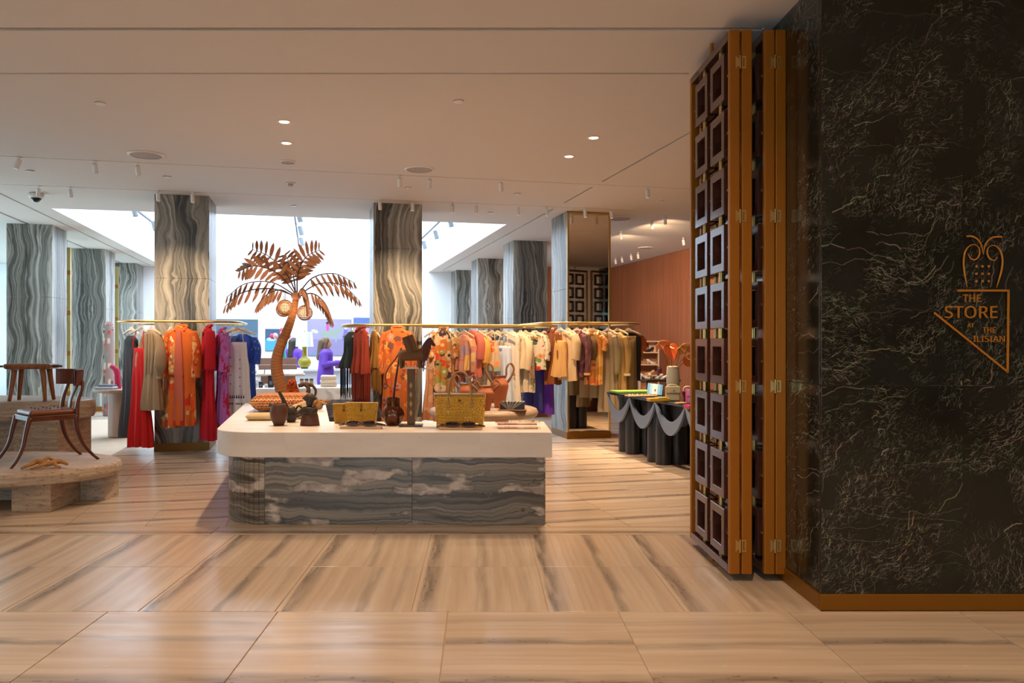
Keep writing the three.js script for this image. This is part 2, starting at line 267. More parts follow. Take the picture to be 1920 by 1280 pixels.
// lobby walls behind and beside the camera
for (const [x0, x1, y0, y1] of [[-12, -4.6, 0, CEIL], [0, 9.6, 0, CEIL], [-4.6, 0, 2.9, CEIL], [-4.6, 0, 0, .3]]) struct('wall_lobby_back', box(x1 - x0, y1 - y0, .2, (x0 + x1) / 2, (y0 + y1) / 2, 6.1), warmPlaster);
for (let i = 0; i < 2; i++) { const w = 2.3, f = struct(`window_${i + 7}`, merge([box(.06, 2.6, .06, -w / 2 + .03, 0, 0), box(.06, 2.6, .06, w / 2 - .03, 0, 0), box(w, .06, .06, 0, 1.27, 0), box(w, .06, .06, 0, -1.27, 0)]), M('#5d5a50', .4, { metalness: .4 }), V(-4.6 + (i + .5) * w, 1.6, 6.1)); part(f, 'pane', box(w - .11, 2.5, .008), glassMat); }  // unseen lobby windows, placed to bring daylight onto the counter front
struct('wall_lobby_left', box(.2, CEIL, 11.2, -9.9, CEIL / 2, .5), warmPlaster);
struct('wall_lobby_right', box(.2, CEIL, 10.6, 8.9, CEIL / 2, .8), warmPlaster);
// marble pier at the right of the opening
function slabG(w, h, t, ou, ov) { return metreUV(rbox(w, h, t, .002), 1.8, 3.6, ou, ov); }
function pier(name, x0, x1) {
  const p = struct(name, box(x1 - x0 - .05, CEIL, 1.6, (x0 + x1) / 2, CEIL / 2, -5.085), M('#20231f', .6));
  const J = 1.263, base = .09; const rows = [[base, J - .001, .7], [J + .001, CEIL, 2.55]];
  for (const [y0, y1, ov] of rows) {
    let x = x0; let k = 0; while (x < x1 - .01) { const w = Math.min(1.79, x1 - x); part(p, 'slab', slabG(w - .002, y1 - y0, .025, k * .83 + .1, ov), greenMat, [x + w / 2, (y0 + y1) / 2, -4.2725]); x += w; k++; }
    for (const [xx, o] of [[x0 + .0125, .4], [x1 - .0125, 1.1]]) part(p, 'slab', slabG(.025, y1 - y0, 1.6, o, ov + .5), greenMat, [xx, (y0 + y1) / 2, -5.086]);
  }
  part(p, 'brass_skirting', rbox(x1 - x0 + .02, base, .03, .002), skirtBrass, [(x0 + x1) / 2, base / 2, -4.265]);
  for (const xx of [x0 + .002, x1 - .002]) part(p, 'brass_skirting', rbox(.03, base, 1.62, .002), skirtBrass, [xx, base / 2, -5.08]);
}
pier('wall_front_right', 1.92, 4.7); pier('wall_front_far_right', 7.05, 9.1);

// ------------------------------------------------------------------ folding screens
const sqGeo = (() => { const s = new THREE.Shape([[-.145, -.15], [.145, -.15], [.145, .15], [-.145, .15]].map(p => new THREE.Vector2(...p))); s.holes.push(new THREE.Path([[-.09, -.095], [-.09, .095], [.09, .095], [.09, -.095]].map(p => new THREE.Vector2(...p)))); const g = new THREE.ExtrudeGeometry(s, { depth: .05, bevelEnabled: true, bevelSize: .003, bevelOffset: -.003, bevelThickness: .003, bevelSegments: 1 }); g.translate(0, 0, -.025); return metreUV(g, .3, .6); })();
const vRod = cyl(.014, .014, .08, 0, 0, 0, 10), hPin = new THREE.CylinderGeometry(.009, .009, .075, 8).rotateZ(Math.PI / 2), hPin2 = new THREE.CylinderGeometry(.009, .009, .09, 8).rotateZ(Math.PI / 2);
const screwG = new THREE.SphereGeometry(.009, 8, 4, 0, Math.PI * 2, 0, Math.PI / 2).rotateZ(Math.PI / 2), stileG = rbox(.035, 3.417, .066, .006), railG = rbox(.83, .05, .066, .004);
const hingeG = (() => { const q = poly([[-.031, -.04], [-.012, -.02], [-.012, .02], [-.031, .04]], .004), q2 = new THREE.Shape([[.006, -.038], [.034, -.038], [.034, .038], [.006, .038]].map(p => new THREE.Vector2(...p))); q2.holes.push(new THREE.Path([[.012, -.028], [.012, .028], [.026, .028], [.024, .012], [.024, -.012], [.026, -.028]].map(p => new THREE.Vector2(...p)))); const h = new THREE.ExtrudeGeometry(q2, { depth: .004, bevelEnabled: false }); return merge([q, h, cyl(.0055, .0055, .085, -.004, 0, .006, 10), box(.012, .05, .003, -.012, 0, 0)]).rotateY(-Math.PI / 2); })();
function screen(pos, ry, label, hinge) {
  const t = thing('folding_screen_panel', label, 'screen', pos, ry, 'folding screen panels of linked squares');
  const yc = .05 + 3.417 / 2;
  for (const s of [-1, 1]) part(t, 'stile', stileG, brass, [s * .4325, yc, 0]);
  for (const y of [.075, 3.442]) part(t, 'rail', railG, darkWood, [0, y, 0]);
  for (let r = 0; r < 9; r++) {
    const y = .05 + .055 + .175 + r * .3671;
    for (const s of [-1, 1]) { part(t, 'square', sqGeo, darkWood, [s * .18, y, 0]); part(t, 'rod', vRod, paleBrass, [s * .18, y + .1836, 0]); if (!r) part(t, 'rod', vRod, paleBrass, [s * .18, y - .17, 0]); part(t, 'pin', hPin2, paleBrass, [s * .37, y, 0]); }
    part(t, 'pin', hPin, paleBrass, [0, y, 0]); part(t, 'screw', screwG, paleBrass, [-.45, y, 0], [0, 0, Math.PI]);
  }
  if (hinge) for (const y of [3.26, 2.296, 1.23, .23]) part(t, 'hinge', hingeG, paleBrass, [-.4515, y, hinge * .036]);
  part(t, 'floor_pin', cyl(.018, .018, .05, .02, .025, 0, 12), brass); part(t, 'ceiling_pin', cyl(.012, .012, .1, .02, 3.515, 0, 12), brass);
  return t;
}
const zS = 4.75 + .45;
screen(FR(1.598, zS), Math.PI / 2, 'outermost folded screen panel showing its two columns of linked dark wooden squares', 1);
screen(FR(1.675, zS), Math.PI / 2, 'brass edged screen panel hinged directly behind the outermost of the folded four', 0);
screen(FR(1.817, zS), Math.PI / 2, 'brass edged screen panel, third of the folded four, next to the gap', 1);
screen(FR(1.888, zS), Math.PI / 2, 'brass edged screen panel folded right against the dark marble wall', 0);
['left', 'middle', 'right'].forEach((s, i) => screen(FR(5.1 + i * .93, 4.6), R(-8), `unfolded screen panel seen only in the pillar mirror, ${s} of three`, 0));

// ------------------------------------------------------------------ marble pillars
function pillar(u, v, label, mk, joint = 2.4, mirror = false, w = .72, d = .8) {
  const t = thing('marble_pillar', label, 'pillar', SV(u, v + d / 2), TH, 'marble clad pillars');
  part(t, 'core', box(w - .05, CEIL, d - .05, 0, CEIL / 2, 0), M('#777', .8));
  const slab = (ww, side, k, flip) => { for (const [y0, y1] of [[.11, joint - .0015], [joint + .0015, CEIL]]) {
    const g = rbox(ww - .001, y1 - y0, .025, .0015); const p = g.attributes.position, uv = g.attributes.uv; for (let i = 0; i < p.count; i++) uv.setXY(i, (flip ? .5 - p.getX(i) / .8 : .5 + p.getX(i) / .8), Math.abs(p.getY(i) + (y0 + y1) / 2 - joint) / 2.5);
    const a = side * Math.PI / 2, off = side % 2 ? w / 2 - .0125 : d / 2 - .0125; part(t, 'slab', g, waveMats[(mk + k) % 4], [Math.sin(a) * off, (y0 + y1) / 2, Math.cos(a) * off], [0, a, 0]);
  } };
  if (!mirror) slab(w, 0, 0, false); slab(d - .052, 1, 1, false); slab(w, 2, 2, true); slab(d - .052, 3, 3, true);
  part(t, 'brass_plinth', rbox(w + .012, .11, d + .012, .003, 0, .055, 0), skirtBrass);
  if (mirror) {
    part(t, 'mirror', box(w - .06, CEIL - .15, .01, 0, (CEIL + .09) / 2, d / 2 - .012), mirrorMat);
    for (const s of [-1, 1]) part(t, 'mirror_frame', rbox(.03, CEIL - .12, .03, .003, s * (w / 2 - .015), (CEIL + .1) / 2, d / 2 - .01), paleBrass);
    part(t, 'mirror_frame', rbox(w, .03, .03, .003, 0, CEIL - .025, d / 2 - .01), paleBrass);
  }
  return t;
}
pillar(-1.77, 11.2, 'warmly lit marble pillar behind the red and orange clothes', 0, 2.4);
pillar(1.24, 11.2, 'warmly lit marble pillar right of the palm lamp', 1, 2.9);
pillar(4.25, 11.25, 'pillar with a full height mirror framed in brass', 2, 2.35, true);
pillar(-4.78, 14.5, 'grey green marble pillar at the left edge behind the stool', 2, 2.3);
pillar(-4.78, 18.0, 'grey green marble pillar behind the round pink table', 3, 2.25);
pillar(-4.78, 21.0, 'farthest marble pillar of the left row', 1, 2.3);
pillar(4.3, 14.7, 'dark grey marble pillar just left of the mirror pillar', 3, 2.0);
pillar(4.3, 18.0, 'middle grey marble pillar of the right row', 0, 2.4);
pillar(4.33, 21.0, 'farthest marble pillar of the right row', 2, 2.4);

// glass partitions with brass posts between the left pillars
for (const [v0, v1, which] of [[15.32, 16.55, 'nearest the stool'], [18.82, 20.35, 'beyond the second left pillar']]) {
  const t = thing('glass_partition', `clear glass partition with a brass edge post, ${which}`, 'partition', SV(-4.74, (v0 + v1) / 2), TH, 'glass partitions between the left pillars');
  part(t, 'pane', box(.012, CEIL - .02, v1 - v0 - .1, 0, CEIL / 2, .05), glassMat);
  part(t, 'brass_post', rbox(.09, 3.4, .09, .004, 0, 1.7, -(v1 - v0) / 2 + .045), paleBrass);
  for (const y of [.5, 1.3, 2.1, 2.9]) part(t, 'hinge', rbox(.1, .09, .02, .004, 0, y, -(v1 - v0) / 2 + .095), brass);
}

// ------------------------------------------------------------------ lamps and ceiling fittings
const glow = new THREE.MeshStandardMaterial({ color: '#fff2dc', emissive: new THREE.Color().setRGB(1, .8, .55), emissiveIntensity: 5 });
const ceilPx = (px, py) => { const z = FOCAL * (CEIL - EYE) / (643 - py); return FR(xAt(px, z), z, CEIL); };
function downlight(p, power, label, cone = 58) {
  const t = thing('downlight', label, 'downlight', p, 0, 'recessed ceiling downlights');
  part(t, 'trim_ring', lathe([[.045, -.001], [.052, -.006], [.066, -.004], [.068, 0], [.045, 0]], 24), whitePaint);
  part(t, 'lens', cyl(.045, .045, .004, 0, -.002, 0), glow);
  const l = new THREE.SpotLight(WARM, power, 0, R(cone), .8, 2); l.position.set(0, -.02, 0); l.target.position.set(0, -3, 0); l.shadow.radius = 2; l.castShadow = true; t.add(l, l.target);
}
const ORD = ['first', 'second', 'third', 'fourth', 'fifth', 'sixth', 'seventh', 'eighth', 'ninth', 'tenth', 'eleventh', 'twelfth'];
const D = 14;
downlight(ceilPx(533, 228), D, 'lit downlight above the counter, nearer of the left pair');
downlight(ceilPx(537, 268), D, 'lit downlight above the counter, farther of the left pair');
downlight(ceilPx(1113, 258), D * 1.7, 'lit downlight nearest the folded screen');
downlight(ceilPx(1067, 293), D * 1.7, 'lit downlight above the right floor, left of its pair');
[[-5, 2.6], [-1.7, 2.6], [.9, 2.9], [4.6, 2.4], [-5, -1], [-1.7, -1], [1.6, -1], [5, -1], [-3, -4.4], [3, -4.4]].forEach(([x, z], i) => downlight(FR(x, z, CEIL), 15.5, `unseen lobby downlight placed to light the front floor and counter, ${ORD[i]} in its rows`, 74));  // lobby downlights out of view, placed to warm the front floor, ceiling and counter
const canG = lathe([[0, 0], [.024, 0], [.026, -.004], [.026, -.105], [.022, -.11], [.019, -.095], [0, -.095]], 18);
function trackSpot(u, v, y, aim, power, label, group, cone = 24) {
  const t = thing('track_spotlight', label, 'spotlight', SV(u, v, y), 0, group);
  part(t, 'track_adapter', rbox(.03, .012, .05, .003, 0, -.006, 0), whitePaint); part(t, 'stem', cyl(.006, .006, .03, 0, -.025, 0, 8), whitePaint);
  const h = part(t, 'head', canG, whitePaint, [0, -.035, 0]);
  const d = aim.clone().sub(t.position.clone().add(V(0, -.04, 0))).normalize(); h.quaternion.setFromUnitVectors(V(0, -1, 0), d.clone().lerp(V(0, -1, 0), .55).normalize());
  part(h, 'lens', cyl(.018, .018, .004, 0, -.098, 0, 14), glow);
  power *= .11; if (power) { const l = new THREE.SpotLight(WARM, power, 0, R(cone), .9, 2); const q = V(0, -.035, 0).addScaledVector(d.clone().lerp(V(0, -1, 0), .55).normalize(), .118); l.position.copy(q); l.target.position.copy(aim.clone().sub(t.position)); l.castShadow = true; t.add(l, l.target); }
}
const T1 = [[37, -5, 8.5, 0], [177, -2.0, 11, 90], [806, 1.24, 11.2, 190], [939, 3.1, 10.9, 280, 30], [1214, 4.45, 9.3, 620, 34]];
T1.forEach(([px, tu, tv, pw, cone], i) => trackSpot(uAt(px, 9.3), 9.3, CEIL, SV(tu, tv, 1.5), pw, `white track spotlight on the nearer track, ${['first', 'second', 'third', 'fourth', 'fifth'][i]} from the left`, 'spotlights on the nearer track', cone));
const T2 = [[72, -4.8, 14, 0], [131, -2.4, 11, 70], [296, -1.77, 10.9, 0], [361, -1.5, 10.9, 0], [712, 1.2, 10.6, 0], [773, 1.5, 10.6, 0], [848, 1.9, 10.7, 60], [893, 2.3, 10.9, 60], [972, 3, 11, 70], [1025, 3.5, 10.6, 160], [1097, 4.2, 10.4, 260], [1146, 4.7, 10.4, 260]];
T2.forEach(([px, tu, tv, pw], i) => trackSpot(uAt(px, 10.95), 10.95, CEIL, SV(tu, tv, 1.3), pw, `white track spotlight on the track before the pillars, ${ORD[i]} from the left`, 'spotlights on the track before the pillars'));
const spotPair = (px, py, i) => { const p = ceilPx(px, py); const u = p.x * C - p.z * S, v = -p.x * S - p.z * C; trackSpot(u, v, CEIL, SV(8, u < 6.6 ? 15.4 + i * .9 : v + .2, 1.4), u < 6.6 ? 190 : 5, `white ceiling spotlight in the room before the wooden wall, ${ORD[i]} from the front`, 'spotlights before the wooden wall', 48); };
[[1247, 404], [1222, 413], [1164, 434], [1281, 446], [1196, 473], [1183, 476], [1166, 481], [1154, 484]].forEach(([a, b], i) => spotPair(a, b, i));
// two added warm spots, put on the track to brighten the pillar faces
trackSpot(-1.95, 9.3, CEIL, SV(-1.8, 11.2, 1.9), 200, 'added white spotlight on the nearer track lighting the pillar behind the red clothes', 'spotlights on the nearer track');
trackSpot(1.05, 9.3, CEIL, SV(1.24, 11.2, 1.9), 190, 'added white spotlight on the nearer track lighting the pillar right of the palm', 'spotlights on the nearer track');
// tracks with spots inside the roof light
for (const [u, n] of [[-2.9, 'left'], [-.3, 'middle'], [2.3, 'right']]) {
  const t = thing('lighting_track', `grey lighting track hanging in the roof light, ${n} of three`, 'track', SV(u, 15.4, 3.75), TH, 'tracks in the roof light');
  part(t, 'rail', rbox(.03, .03, 5.3, .003), M('#6d7178', .5)); for (const z of [2.2, .6, -1]) { part(t, 'spot_head', cyl(.045, .045, .17, .06, -.13, z, 16).rotateZ(.25), M('#8f979e', .5)); part(t, 'stem', cyl(.008, .008, .08, 0, -.05, z, 8), steel); }
  for (const z of [-2.4, 2.4]) part(t, 'suspension', cyl(.004, .004, 3.1, 0, 1.56, z, 6), steel);
}
function disc(px, py, r, label, kind) {
  const p = ceilPx(px, py); const t = thing(kind === 's' ? 'ceiling_speaker' : 'smoke_detector', label, kind === 's' ? 'speaker' : 'detector', p, 0, kind === 's' ? 'round ceiling speakers' : 'small ceiling detectors');
  if (kind === 's') { part(t, 'rim', lathe([[r * .86, -.012], [r * .93, -.014], [r, -.004], [r, 0], [r * .8, 0]], 32), whitePaint); part(t, 'grille', lathe([[0, -.01], [r * .86, -.008], [r * .86, 0], [0, 0]], 32), M('#a9a09a', .8)); }
  else { part(t, 'base', lathe([[0, -.012], [r * .9, -.012], [r, 0], [0, 0]], 20), whitePaint); if (kind === 'd') part(t, 'sensor', lathe([[0, -.045], [r * .45, -.04], [r * .6, -.012], [0, -.012]], 16), M('#b8b2ac', .6)); }
}
disc(274, 290, .19, 'large round ceiling speaker at the left', 's'); disc(787, 317, .18, 'large round ceiling speaker above the middle', 's'); disc(540, 303, .09, 'small round ceiling speaker under the left downlights', 's'); disc(1162, 409, .22, 'large round ceiling speaker right of the mirror pillar', 's'); disc(1210, 464, .16, 'round ceiling speaker near the wooden wall', 's');
disc(188, 193, .045, 'small white ceiling disc at the upper left', 'p'); disc(860, 189, .045, 'small white ceiling disc at the upper middle', 'p'); disc(545, 343, .06, 'domed smoke detector above the palm lamp', 'd'); disc(551, 385, .04, 'small ceiling disc just before the roof light', 'p'); disc(56, 320, .05, 'small ceiling disc near the camera dome', 'p'); disc(313, 331, .05, 'small ceiling disc above the left pillar', 'p'); disc(765, 351, .045, 'small ceiling disc above the middle pillar', 'p'); disc(970, 363, .05, 'small ceiling disc between the tracks at the right', 'p'); disc(920, 398, .045, 'small ceiling disc right of the roof light', 'p'); disc(1240, 377, .04, 'small ceiling disc near the folded screen', 'p');
{ const t = thing('security_camera', 'white dome security camera with a black eye on the ceiling', 'camera', ceilPx(68, 362)); part(t, 'mount', lathe([[0, -.07], [.085, -.07], [.095, -.05], [.09, 0], [0, 0]], 24), whitePaint); part(t, 'dome', lathe([[0, -.125], [.03, -.12], [.058, -.095], [.065, -.07], [0, -.07]], 24), M('#101114', .1)); }

// ------------------------------------------------------------------ store sign on the marble
{
  const t = thing('store_sign', 'brass owl emblem and lettering THE STORE AT THE ILISIAN on dark marble', 'sign', FR(0, 4.252, 0)); const sm = M('#c4842a', .35, { metalness: .45 });
  const K = 4.252 / FOCAL, q = (zx, zy) => V((1700 + zx / 4.268 - 900) * K, EYE - (420 + zy / 4.268 - 643) * K, .002);
  const stroke = (n, pts, r) => part(t, n, sweep(pts.map(p => q(...p)), r, 8, 40), sm);
  const w = .0052;
  stroke('brow', [[478, 98], [520, 98], [560, 118], [592, 160], [612, 245]], [w * .9, w, w, w * .8, w * .2]); stroke('brow', [[762, 103], [710, 103], [668, 115], [630, 160], [612, 245]], [w * .9, w, w, w * .8, w * .2]);
  stroke('outline', [[490, 235], [512, 276], [545, 285], [576, 255], [580, 205], [555, 170], [520, 166], [480, 195], [457, 260], [456, 350], [468, 430], [482, 505]], [w * .3, w, w, w, w, w, w, w * .3]);
  stroke('outline', [[725, 262], [705, 288], [668, 282], [644, 240], [648, 195], [675, 172], [710, 175], [745, 210], [765, 280], [757, 370], [735, 450], [718, 508]], [w * .3, w, w, w, w, w, w, w * .3]);
  for (const x of [557, 605, 655]) for (const y of [338, 398, 457]) part(t, 'feather_dot', rbox(.012, .012, .006, .002), sm, q(x, y).toArray());
  const bar = (a, b) => { const A = q(...a), B = q(...b), L = A.distanceTo(B); const m = part(t, 'frame_line', rbox(L + .008, .0105, .008, .001), sm, A.clone().add(B).multiplyScalar(.5).toArray()); m.rotation.z = Math.atan2(B.y - A.y, B.x - A.x); };
  bar([410, 532], [812, 532]); bar([812, 532], [805, 1182]); bar([222, 712], [805, 1182]);
  const font = await new FontLoader().loadAsync('fonts/droid/droid_sans_regular.typeface.json');
  for (const [s, x0, x1, y0, y1] of [['THE', 447, 592, 563, 623], ['STORE', 303, 722, 655, 752], ['AT', 484, 537, 795, 825], ['THE', 607, 708, 825, 868], ['ILISIAN', 530, 783, 893, 942]]) {
    const g = new TextGeometry(s, { font, size: 1, depth: .1, curveSegments: 6 }); g.computeBoundingBox(); const b = g.boundingBox, a = q(x0, y1), c = q(x1, y0);
    g.translate(-b.min.x, -b.min.y, 0); g.scale((c.x - a.x) / (b.max.x - b.min.x), (c.y - a.y) / (b.max.y - b.min.y), .05); part(t, 'lettering', g, sm, [a.x, a.y, 0]);
  }
}
// ------------------------------------------------------------------ display counters
function roundedOutline(pts, radii) { // polygon with rounded corners
  const s = []; const n = pts.length;
  for (let i = 0; i < n; i++) {
    const p = pts[i], a = pts[(i + n - 1) % n], b = pts[(i + 1) % n], r = radii[i] || 0; if (!r) { s.push(p); continue; }
    const da = [a[0] - p[0], a[1] - p[1]], db = [b[0] - p[0], b[1] - p[1]], la = Math.hypot(...da), lb = Math.hypot(...db); const ua = [da[0] / la, da[1] / la], ub = [db[0] / lb, db[1] / lb];
    const half = Math.acos(cl(ua[0] * ub[0] + ua[1] * ub[1], -1, 1)) / 2, tl = r / Math.tan(half), bis = [ua[0] + ub[0], ua[1] + ub[1]], lbis = Math.hypot(...bis), cd = r / Math.sin(half), c = [p[0] + bis[0] / lbis * cd, p[1] + bis[1] / lbis * cd];
    const A = [p[0] + ua[0] * tl - c[0], p[1] + ua[1] * tl - c[1]], B = [p[0] + ub[0] * tl - c[0], p[1] + ub[1] * tl - c[1]]; let t0 = Math.atan2(A[1], A[0]), t1 = Math.atan2(B[1], B[0]); while (t1 - t0 > Math.PI) t1 -= 2 * Math.PI; while (t1 - t0 < -Math.PI) t1 += 2 * Math.PI;
    for (let k = 0; k <= 12; k++) { const t = t0 + (t1 - t0) * k / 12; s.push([c[0] + Math.cos(t) * r, c[1] + Math.sin(t) * r]); }
  }
  return s;
}
function plate(pts, y0, y1, bevel = .006) { const g = new THREE.ExtrudeGeometry(new THREE.Shape(pts.map(p => new THREE.Vector2(...p))), { depth: y1 - y0 - 2 * bevel, bevelEnabled: true, bevelSize: bevel, bevelOffset: -bevel, bevelThickness: bevel, bevelSegments: 2 }); g.rotateX(-Math.PI / 2); g.translate(0, y0 + bevel, 0); return g; }
const dv = (x, z, d) => [x - S * d, z + C * d];
{
  const t = thing('display_counter', 'long counter with thick pale stone top on a wavy grey marble base', 'counter', V(0, 0, 0));
  const wl = [-2.19, 6.2], outer = [wl, [.59, 6.2], [.596, 7.05], [-1.40, 7.05], dv(-1.40, 7.05, 2.25), dv(-2.19, 6.2, 3.1)];
  part(t, 'top', metreUV(plate(roundedOutline(outer, [.42, 0, 0, .02, .05, .05]), .563, .77), 1.6, .8), limeMat);
  const inner = [[-2.1, 6.265], [.53, 6.265], [.53, 6.98], [-1.47, 6.98], dv(-1.47, 7.0, 2.2), dv(-2.1, 6.265, 2.95)];
  part(t, 'core', plate(roundedOutline(inner.map(([x, z], i) => [x + [.03, -.03, -.03, -.03, -.03, .03][i], z + [.03, .03, -.03, -.03, -.03, -.03][i]]), [.38, 0, 0, 0, 0, 0]), 0, .563, .001), M('#6d6862', .6));
  const path = roundedOutline(inner, [.4, 0, 0, 0, 0, 0]);
  const slab = (a, b, ou, flip) => { const L = Math.hypot(b[0] - a[0], b[1] - a[1]); const g = rbox(L - .002, .56, .022, .0015); const p = g.attributes.position, uv = g.attributes.uv; for (let i = 0; i < p.count; i++) uv.setXY(i, ((flip ? -1 : 1) * p.getX(i) + ou) / 2.6, (p.getY(i) + .28) / .6); const m = part(t, 'slab', g, bandMat, [(a[0] + b[0]) / 2, .2815, -(a[1] + b[1]) / 2]); m.rotation.y = Math.atan2(b[1] - a[1], b[0] - a[0]); };
  let s0 = 0; for (let k = 0; k < 12; k += 1) { const a = path[k], b = path[k + 1]; slab(a, b, 1.3 + s0, false); s0 += Math.hypot(b[0] - a[0], b[1] - a[1]); }
  slab(path[12], [-.56, 6.265], .64, false); slab([-.56, 6.265], [.53, 6.265], 1.95, false); slab([.53, 6.265], [.53, 6.98], .3);
  slab([.53, 6.98], [-1.47, 6.98], .2); slab(inner[3], inner[4], .6); slab(inner[4], inner[5], .1); slab(inner[5], path[0], .5);
}
{
  const t = thing('display_counter', 'farther white counter with black boxes and folded throws on it', 'counter', SV(0, 13.1), TH); 
  part(t, 'top', metreUV(rbox(2.0, .2, .95, .01, 0, .67, 0), 1.6, .8), M('#dedfe0', .5)); part(t, 'base', metreUV(box(1.85, .57, .8, 0, .285, 0), 2.6, .6), bandMat);
}
// travertine platforms
{
  const t = thing('travertine_platform', 'low oval travertine platform under the wooden chair', 'platform', FR(-4.65, 7.2));
  const e = []; for (let k = 0; k < 48; k++) { const a = k / 48 * 2 * Math.PI; e.push([1.2 * Math.cos(a), .75 * Math.sin(a)]); }
  part(t, 'top', metreUV(plate(e, .245, .37, .04), 1.2, .6), travMat);
  part(t, 'block', metreUV(rbox(.35, .245, 1.0, .006, .665, .1225, -.02), 1.2, .6), travMat); part(t, 'block', metreUV(rbox(1.75, .245, .28, .006, .2, .1225, -.16), 1.2, .6, .3), travMat);
}
{
  const t = thing('travertine_platform', 'taller travertine pedestal under the small stool', 'platform', FR(-6.0, 9.0));
  const e = []; for (let k = 0; k < 48; k++) { const a = k / 48 * 2 * Math.PI; e.push([1.4 * Math.cos(a), .62 * Math.sin(a)]); }
  part(t, 'top', metreUV(plate(e, .62, .84, .05), 1.2, .6), travMat);
  part(t, 'block', metreUV(rbox(1.1, .62, .5, .006, .2, .31, 0), 1.2, .6), travMat); part(t, 'block', metreUV(rbox(.5, .62, .75, .006, .95, .31, .02), 1.2, .6, .4), travMat);
}
// klismos chair
{
  const t = thing('klismos_chair', 'reddish wooden chair with curved sabre legs and brown leather seat', 'chair', FR(-4.15, 7.25, .37), R(-43));
  const leather = M('#7a4427', .38);
  for (const s of [-1, 1]) {
    part(t, 'leg', sweep([[s * .2, .44, .2], [s * .2, .34, .225], [s * .21, .18, .26], [s * .235, .06, .32], [s * .25, .0, .37]], [.03, .026, .021, .018, .015], 10, 20, .8), redWood);
    part(t, 'leg', sweep([[s * .2, .44, -.19], [s * .2, .32, -.205], [s * .205, .18, -.25], [s * .22, .06, -.33], [s * .23, 0, -.39]], [.032, .027, .022, .018, .015], 10, 20, .8), redWood);
    part(t, 'back_post', sweep([[s * .2, .42, -.2], [s * .2, .56, -.21], [s * .2, .68, -.245], [s * .17, .76, -.265]], [.03, .024, .02, .02], 10, 18, .75), redWood);
    part(t, 'seat_rail', rbox(.035, .05, .42, .008, s * .205, .43, 0), redWood);
  }
  for (const z of [-.2, .2]) part(t, 'seat_rail', rbox(.42, .05, .035, .008, 0, .43, z), redWood);
  part(t, 'splat', sweep([[0, .45, -.2], [0, .58, -.215], [0, .72, -.27]], [.05, .04, .05], 10, 14, .25), redWood);
  { const g = new THREE.CylinderGeometry(.3, .29, .15, 28, 4, true, Math.PI - 1.0, 2.0); g.translate(0, .8, -.02); const g2 = new THREE.CylinderGeometry(.272, .262, .15, 28, 4, true, Math.PI - 1.0, 2.0); g2.translate(0, .8, -.02); const cap = y => new THREE.RingGeometry(.268, .298, 28, 1, -Math.PI / 2 - 1.0, 2.0).rotateX(Math.PI / 2).translate(0, y, -.02); const e = s => box(.03, .15, .006).translate(-s * 0, 0, 0).rotateY(Math.PI / 2 + s * 1.0).translate(s * .283 * Math.sin(1.0), .8, -.02 - .283 * Math.cos(1.0)); part(t, 'backrest', merge([g, g2, cap(.875), cap(.725), e(-1), e(1)]), redWood); }
  { const g = new RoundedBoxGeometry(.4, .06, .4, 6, .028); const p = g.attributes.position; for (let i = 0; i < p.count; i++) if (p.getY(i) > .005) { const q = Math.cos(p.getX(i) * 47) * Math.cos(p.getZ(i) * 47); p.setY(i, p.getY(i) + .012 * q * q + .01 * (1 - Math.pow(p.getX(i) / .2, 2)) - .006); } g.computeVertexNormals(); part(t, 'seat_cushion', g.translate(0, .478, 0), leather); for (const x of [-.1, 0, .1]) for (const z of [-.1, 0, .1]) part(t, 'button', new THREE.SphereGeometry(.008, 8, 6).translate(x, .512, z), leather); }
}
{ // stool
  const t = thing('wooden_stool', 'small honey coloured wooden stool on the taller pedestal', 'stool', FR(-5.16, 8.72, .84), R(8));
  part(t, 'seat', (() => { const g = new RoundedBoxGeometry(.5, .06, .3, 4, .028); const p = g.attributes.position; for (let i = 0; i < p.count; i++) p.setY(i, p.getY(i) + .03 * Math.pow(p.getX(i) / .25, 2)); g.computeVertexNormals(); return metreUV(g, .4, .6); })(), honeyWood, [0, .37, 0]);
  part(t, 'cross_bar', new THREE.CylinderGeometry(.012, .012, .7, 10).rotateZ(Math.PI / 2), M('#4a4238', .4, { metalness: .5 }), [0, .395, .06]);
  for (const sx of [-1, 1]) for (const sz of [-1, 1]) part(t, 'leg', sweep([[sx * .15, .36, sz * .09], [sx * .17, .18, sz * .1], [sx * .19, 0, sz * .12]], [.034, .028, .02], 10, 10), honeyWood);
}
{ // knotted branch
  const t = thing('twisted_branch', 'knotted piece of tan driftwood at the feet of the chair', 'driftwood', FR(-3.92, 6.86, .37), R(20)); const m = M('#a8743e', .6);
  part(t, 'stem', sweep([[-.17, .02, .02], [-.08, .06, -.02], [0, .04, .03], [.1, .055, 0], [.17, .03, .04]], [.012, .025, .028, .024, .012], 8, 26), m);
  for (const [a, b, c] of [[[-.1, .05, 0], [-.16, .03, .05], [-.2, .012, .03]], [[-.04, .04, .02], [0, .09, .0], [.06, .05, -.04]], [[.06, .05, 0], [.08, .03, .07], [.12, .012, .09]], [[.02, .05, .02], [-.05, .03, .08], [-.12, .012, .08]]]) part(t, 'twig', sweep([a, b, c], [.018, .016, .01], 8, 14), m);
}
